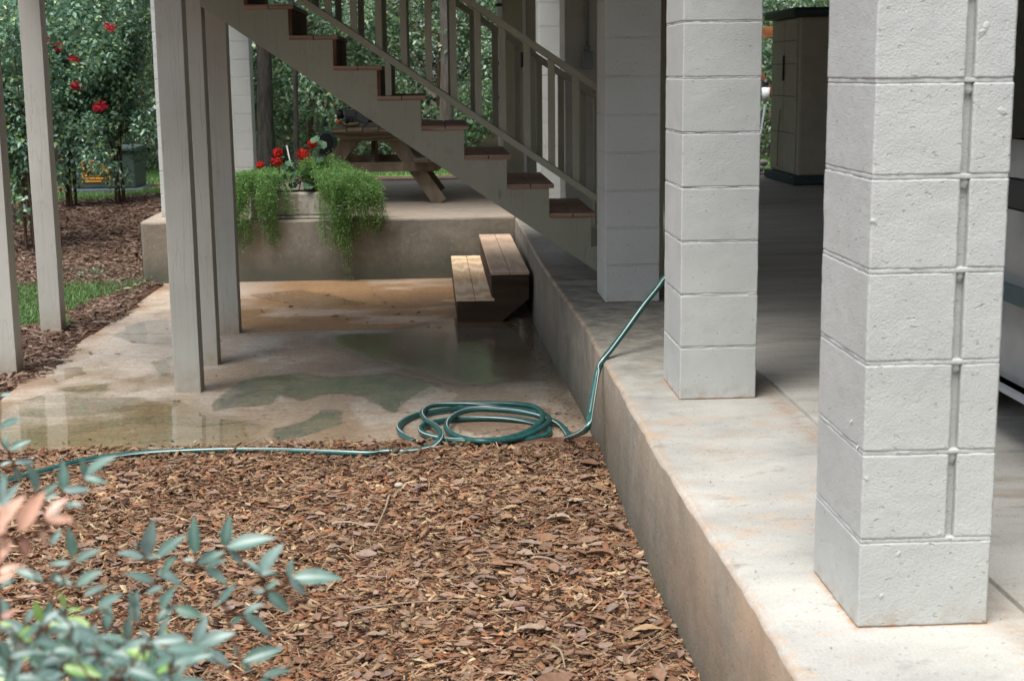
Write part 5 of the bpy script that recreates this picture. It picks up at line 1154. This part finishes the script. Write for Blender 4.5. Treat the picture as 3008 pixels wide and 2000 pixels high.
# ------------------------------------------------------------------ nandina shrub in the near left corner
def nandina_plant():
    t = thing('nandina_shrub', (-1.0, 1.55, -.46), 'out of focus nandina shrub with grey green leaves in the lower left corner', 'shrub'); rs = np.random.RandomState(5)
    zf = lambda a, b: (a/1.7418, 1100+b/1.7418)
    G = {'g': [], 'p': [], 'l': []}
    raw = [  # base, tip in the zoomed view, distance, kind
     (0,110,60,97,2.2,'g'),(0,268,105,220,2.2,'g'),(38,385,25,312,2.2,'g'),(45,385,152,330,2.2,'g'),(75,450,172,440,2.2,'g'),(0,470,60,440,2.2,'g'),(75,475,110,560,2.2,'g'),(-10,300,8,250,2.2,'g'),(0,500,45,560,2.0,'g'),
     (190,600,150,450,1.6,'g'),(330,595,318,440,1.6,'g'),(205,620,295,550,1.6,'g'),(320,592,465,582,1.6,'g'),(428,522,425,425,1.65,'g'),(432,520,580,403,1.65,'g'),(430,528,545,548,1.65,'g'),(330,670,420,662,1.6,'g'),(230,640,300,600,1.6,'g'),(0,640,20,520,1.5,'g'),(30,640,90,560,1.5,'g'),(-10,700,60,600,1.45,'g'),(250,760,300,690,1.5,'g'),(260,870,310,790,1.5,'g'),
     (-10,790,110,610,1.25,'p'),(95,800,212,600,1.25,'p'),(228,735,340,620,1.25,'p'),(232,742,382,735,1.25,'p'),(205,790,240,882,1.25,'p'),(40,780,-40,820,1.25,'p'),(110,825,150,940,1.25,'p'),(-10,830,45,905,1.25,'p'),(20,700,-60,650,1.25,'p'),(70,840,-20,960,1.25,'p'),(-10,1010,100,965,1.4,'p'),(-20,1060,70,1010,1.4,'p'),(0,1240,80,1210,1.4,'p'),
     (372,940,355,780,1.6,'g'),(365,965,245,962,1.6,'g'),(385,955,510,885,1.6,'g'),(220,1052,70,988,1.6,'g'),(370,1078,255,1030,1.6,'g'),(392,1078,512,995,1.6,'g'),(430,1130,542,1070,1.6,'g'),(0,1090,70,1040,1.5,'g'),(-20,1150,60,1190,1.5,'g'),(300,1010,250,1060,1.6,'g'),
     (742,930,783,753,1.7,'g'),(735,940,605,900,1.7,'g'),(800,935,940,812,1.7,'g'),(745,940,820,925,1.7,'g'),(1000,920,985,730,1.7,'g'),(1010,965,1140,900,1.7,'g'),(1000,950,930,945,1.7,'g'),(1150,880,1172,722,1.75,'g'),(1160,885,1400,818,1.75,'g'),(1170,895,1248,970,1.75,'g'),(1045,985,1168,1062,1.7,'g'),(1060,985,1150,940,1.7,'g'),(800,1000,942,1072,1.7,'g'),(905,935,800,1040,1.7,'g'),(790,1060,645,1008,1.7,'g'),(835,1090,735,1112,1.7,'g'),(700,880,680,850,1.7,'g'),
     (1330,1022,1437,857,1.75,'g'),(1330,1015,1258,940,1.75,'g'),(1335,1025,1420,1005,1.75,'g'),(1480,1040,1490,945,1.75,'g'),(1485,1042,1748,1025,1.75,'g'),(1480,1045,1575,1125,1.75,'g'),(1355,1102,1425,1048,1.75,'g'),(1370,1105,1482,1215,1.75,'g'),(1362,1105,1292,1112,1.75,'g'),(1460,1000,1500,985,1.75,'g'),
     (1122,1168,1200,1070,1.7,'g'),(1140,1155,1085,1182,1.7,'g'),(1245,1225,1348,1162,1.75,'g'),(1250,1228,1392,1330,1.75,'g'),(1245,1230,1168,1282,1.75,'g'),
     (690,1195,660,1108,1.6,'g'),(695,1275,690,1110,1.6,'g'),(820,1195,887,1085,1.6,'g'),(800,1265,905,1160,1.6,'g'),(895,1195,1045,1235,1.6,'g'),(995,1390,1055,1228,1.6,'g'),(1000,1390,1195,1308,1.6,'g'),(965,1385,845,1330,1.6,'g'),(975,1395,1090,1425,1.6,'g'),
     (500,1190,612,1118,1.55,'g'),(500,1195,590,1240,1.55,'g'),(490,1198,410,1222,1.55,'g'),(280,1230,330,1180,1.5,'g'),(360,1280,270,1225,1.5,'g'),(130,1270,180,1180,1.45,'g'),
     (215,1265,175,1160,1.4,'l'),(95,1340,150,1285,1.4,'l'),(335,1195,308,1115,1.5,'l'),(345,1205,420,1195,1.5,'l'),(120,1352,172,1362,1.4,'l'),(60,1290,-10,1260,1.4,'l'),(250,1290,300,1262,1.45,'l'),(860,1340,810,1290,1.8,'l'),(660,1350,620,1300,1.8,'l'),(590,1430,510,1380,1.8,'l'),(935,1430,900,1390,1.8,'l'),(880,1370,960,1350,1.8,'l'),
     (1222,1445,1198,1385,1.7,'g'),(1240,1465,1445,1390,1.7,'g'),(1230,1470,1300,1520,1.7,'g'),(1345,1545,1485,1498,1.75,'g'),(1330,1560,1420,1590,1.75,'g'),(750,1360,620,1400,1.5,'g')]
    for q in range(180):   # thicker mass towards the corner
        a = rs.uniform(-60, 1150)*rs.uniform(.6, 1); b = rs.uniform(1240+.12*a, 1640); an = rs.uniform(0, 2*PI); L = rs.uniform(120, 215); raw.append((a, b, a+L*math.cos(an), b+L*math.sin(an)*.6-20, rs.uniform(1.35, 1.8), 'g' if rs.rand() > .08 else 'l'))
    nodes = []
    for (a, b, c, d, y, kd) in raw:
        y = y+rs.normal(0, .02); p = at(*zf(a, b), y=y); L_ = (at(*zf(c, d), y=y)-p).length; q = at(*zf(c, d), y=y+rs.uniform(-.35, .35)*L_*2*.5); nodes.append(p); G[kd].append((p, q))
    def blade(bm, uvl, p, q):
        d = q-p; L = d.length; d.normalize(); view = (Vector((0, 0, CAMZ))-p).normalized(); n0 = (view*.8+Vector((rs.normal(0, .3), rs.normal(0, .2), .75))).normalized(); s = d.cross(n0).normalized(); n0 = s.cross(d); w = L*rs.uniform(.18, .23); nu = 8; g = []
        for i in range(nu+1):
            u = i/nu; ww = w*math.sin(PI*u**.85)**.9*(1-.12*u) if 0 < i < nu else .0004; row = []
            for j in range(-2, 3): v = j/2; row.append(bm.verts.new(p+d*(L*u)+s*(v*ww)+n0*(abs(v)*ww*.32-L*.18*(u-.1)**2)))
            g.append(row)
        for i in range(nu):
            for j in range(4):
                f = bm.faces.new((g[i][j], g[i+1][j], g[i+1][j+1], g[i][j+1])); f.smooth = True
                for lp, (uu, vv) in zip(f.loops, ((j, i), (j, i+1), (j+1, i+1), (j+1, i))): lp[uvl].uv = (uu/4, vv/nu)
    for kd, m, nm in (('g', M_nan, 'leaves'), ('p', M_nan_pink, 'young_leaves'), ('l', M_nan_lime, 'lime_leaves')):
        bm = bmesh.new(); uvl = bm.loops.layers.uv.new('UVMap')
        for p, q in G[kd]: blade(bm, uvl, p, q)
        child_of(nm, bm, m, t)
    # stems: leaf nodes gathered on a few canes rising from the ground
    bm = bmesh.new(); canes = [(-.55, 1.75, .30), (-.25, 1.85, .35), (-.75, 1.6, .45), (-.85, 1.35, .6), (-.35, 1.55, .15), (-.8, 2.1, .55)]
    tops = []
    for (x, y, z) in canes:
        s = Vector((-1.0+.3*(x+.6), 1.6, -.46)); e = Vector((x, y, z-.12)); pts = catmull([s, (s+e)/2+Vector((0, 0, .08)), e], 6); tube(bm, pts, .005, 6); tops.append(pts)
    # link nodes: each node connects to its nearest lower/left node within reach, forming branching rachises
    for i_, p in enumerate(nodes):
        best = None; bd = 9
        for j_, q in enumerate(nodes):
            if j_ != i_ and (q.z < p.z-.004 or q.x < p.x-.02):
                dd = (q-p).length
                if .008 < dd < bd and dd < .16: bd = dd; best = q
        if best is None:
            cand = [c for pts in tops for c in pts[6:]]; best = min(cand, key=lambda c: (c-p).length)
            if (best-p).length > .45: continue
        tube(bm, catmull([p, (p+best)/2+Vector((0, 0, -.006)), best], 4), .0011, 5, False)
    child_of('stems', bm, M_pinkstem, t)
nandina_plant()
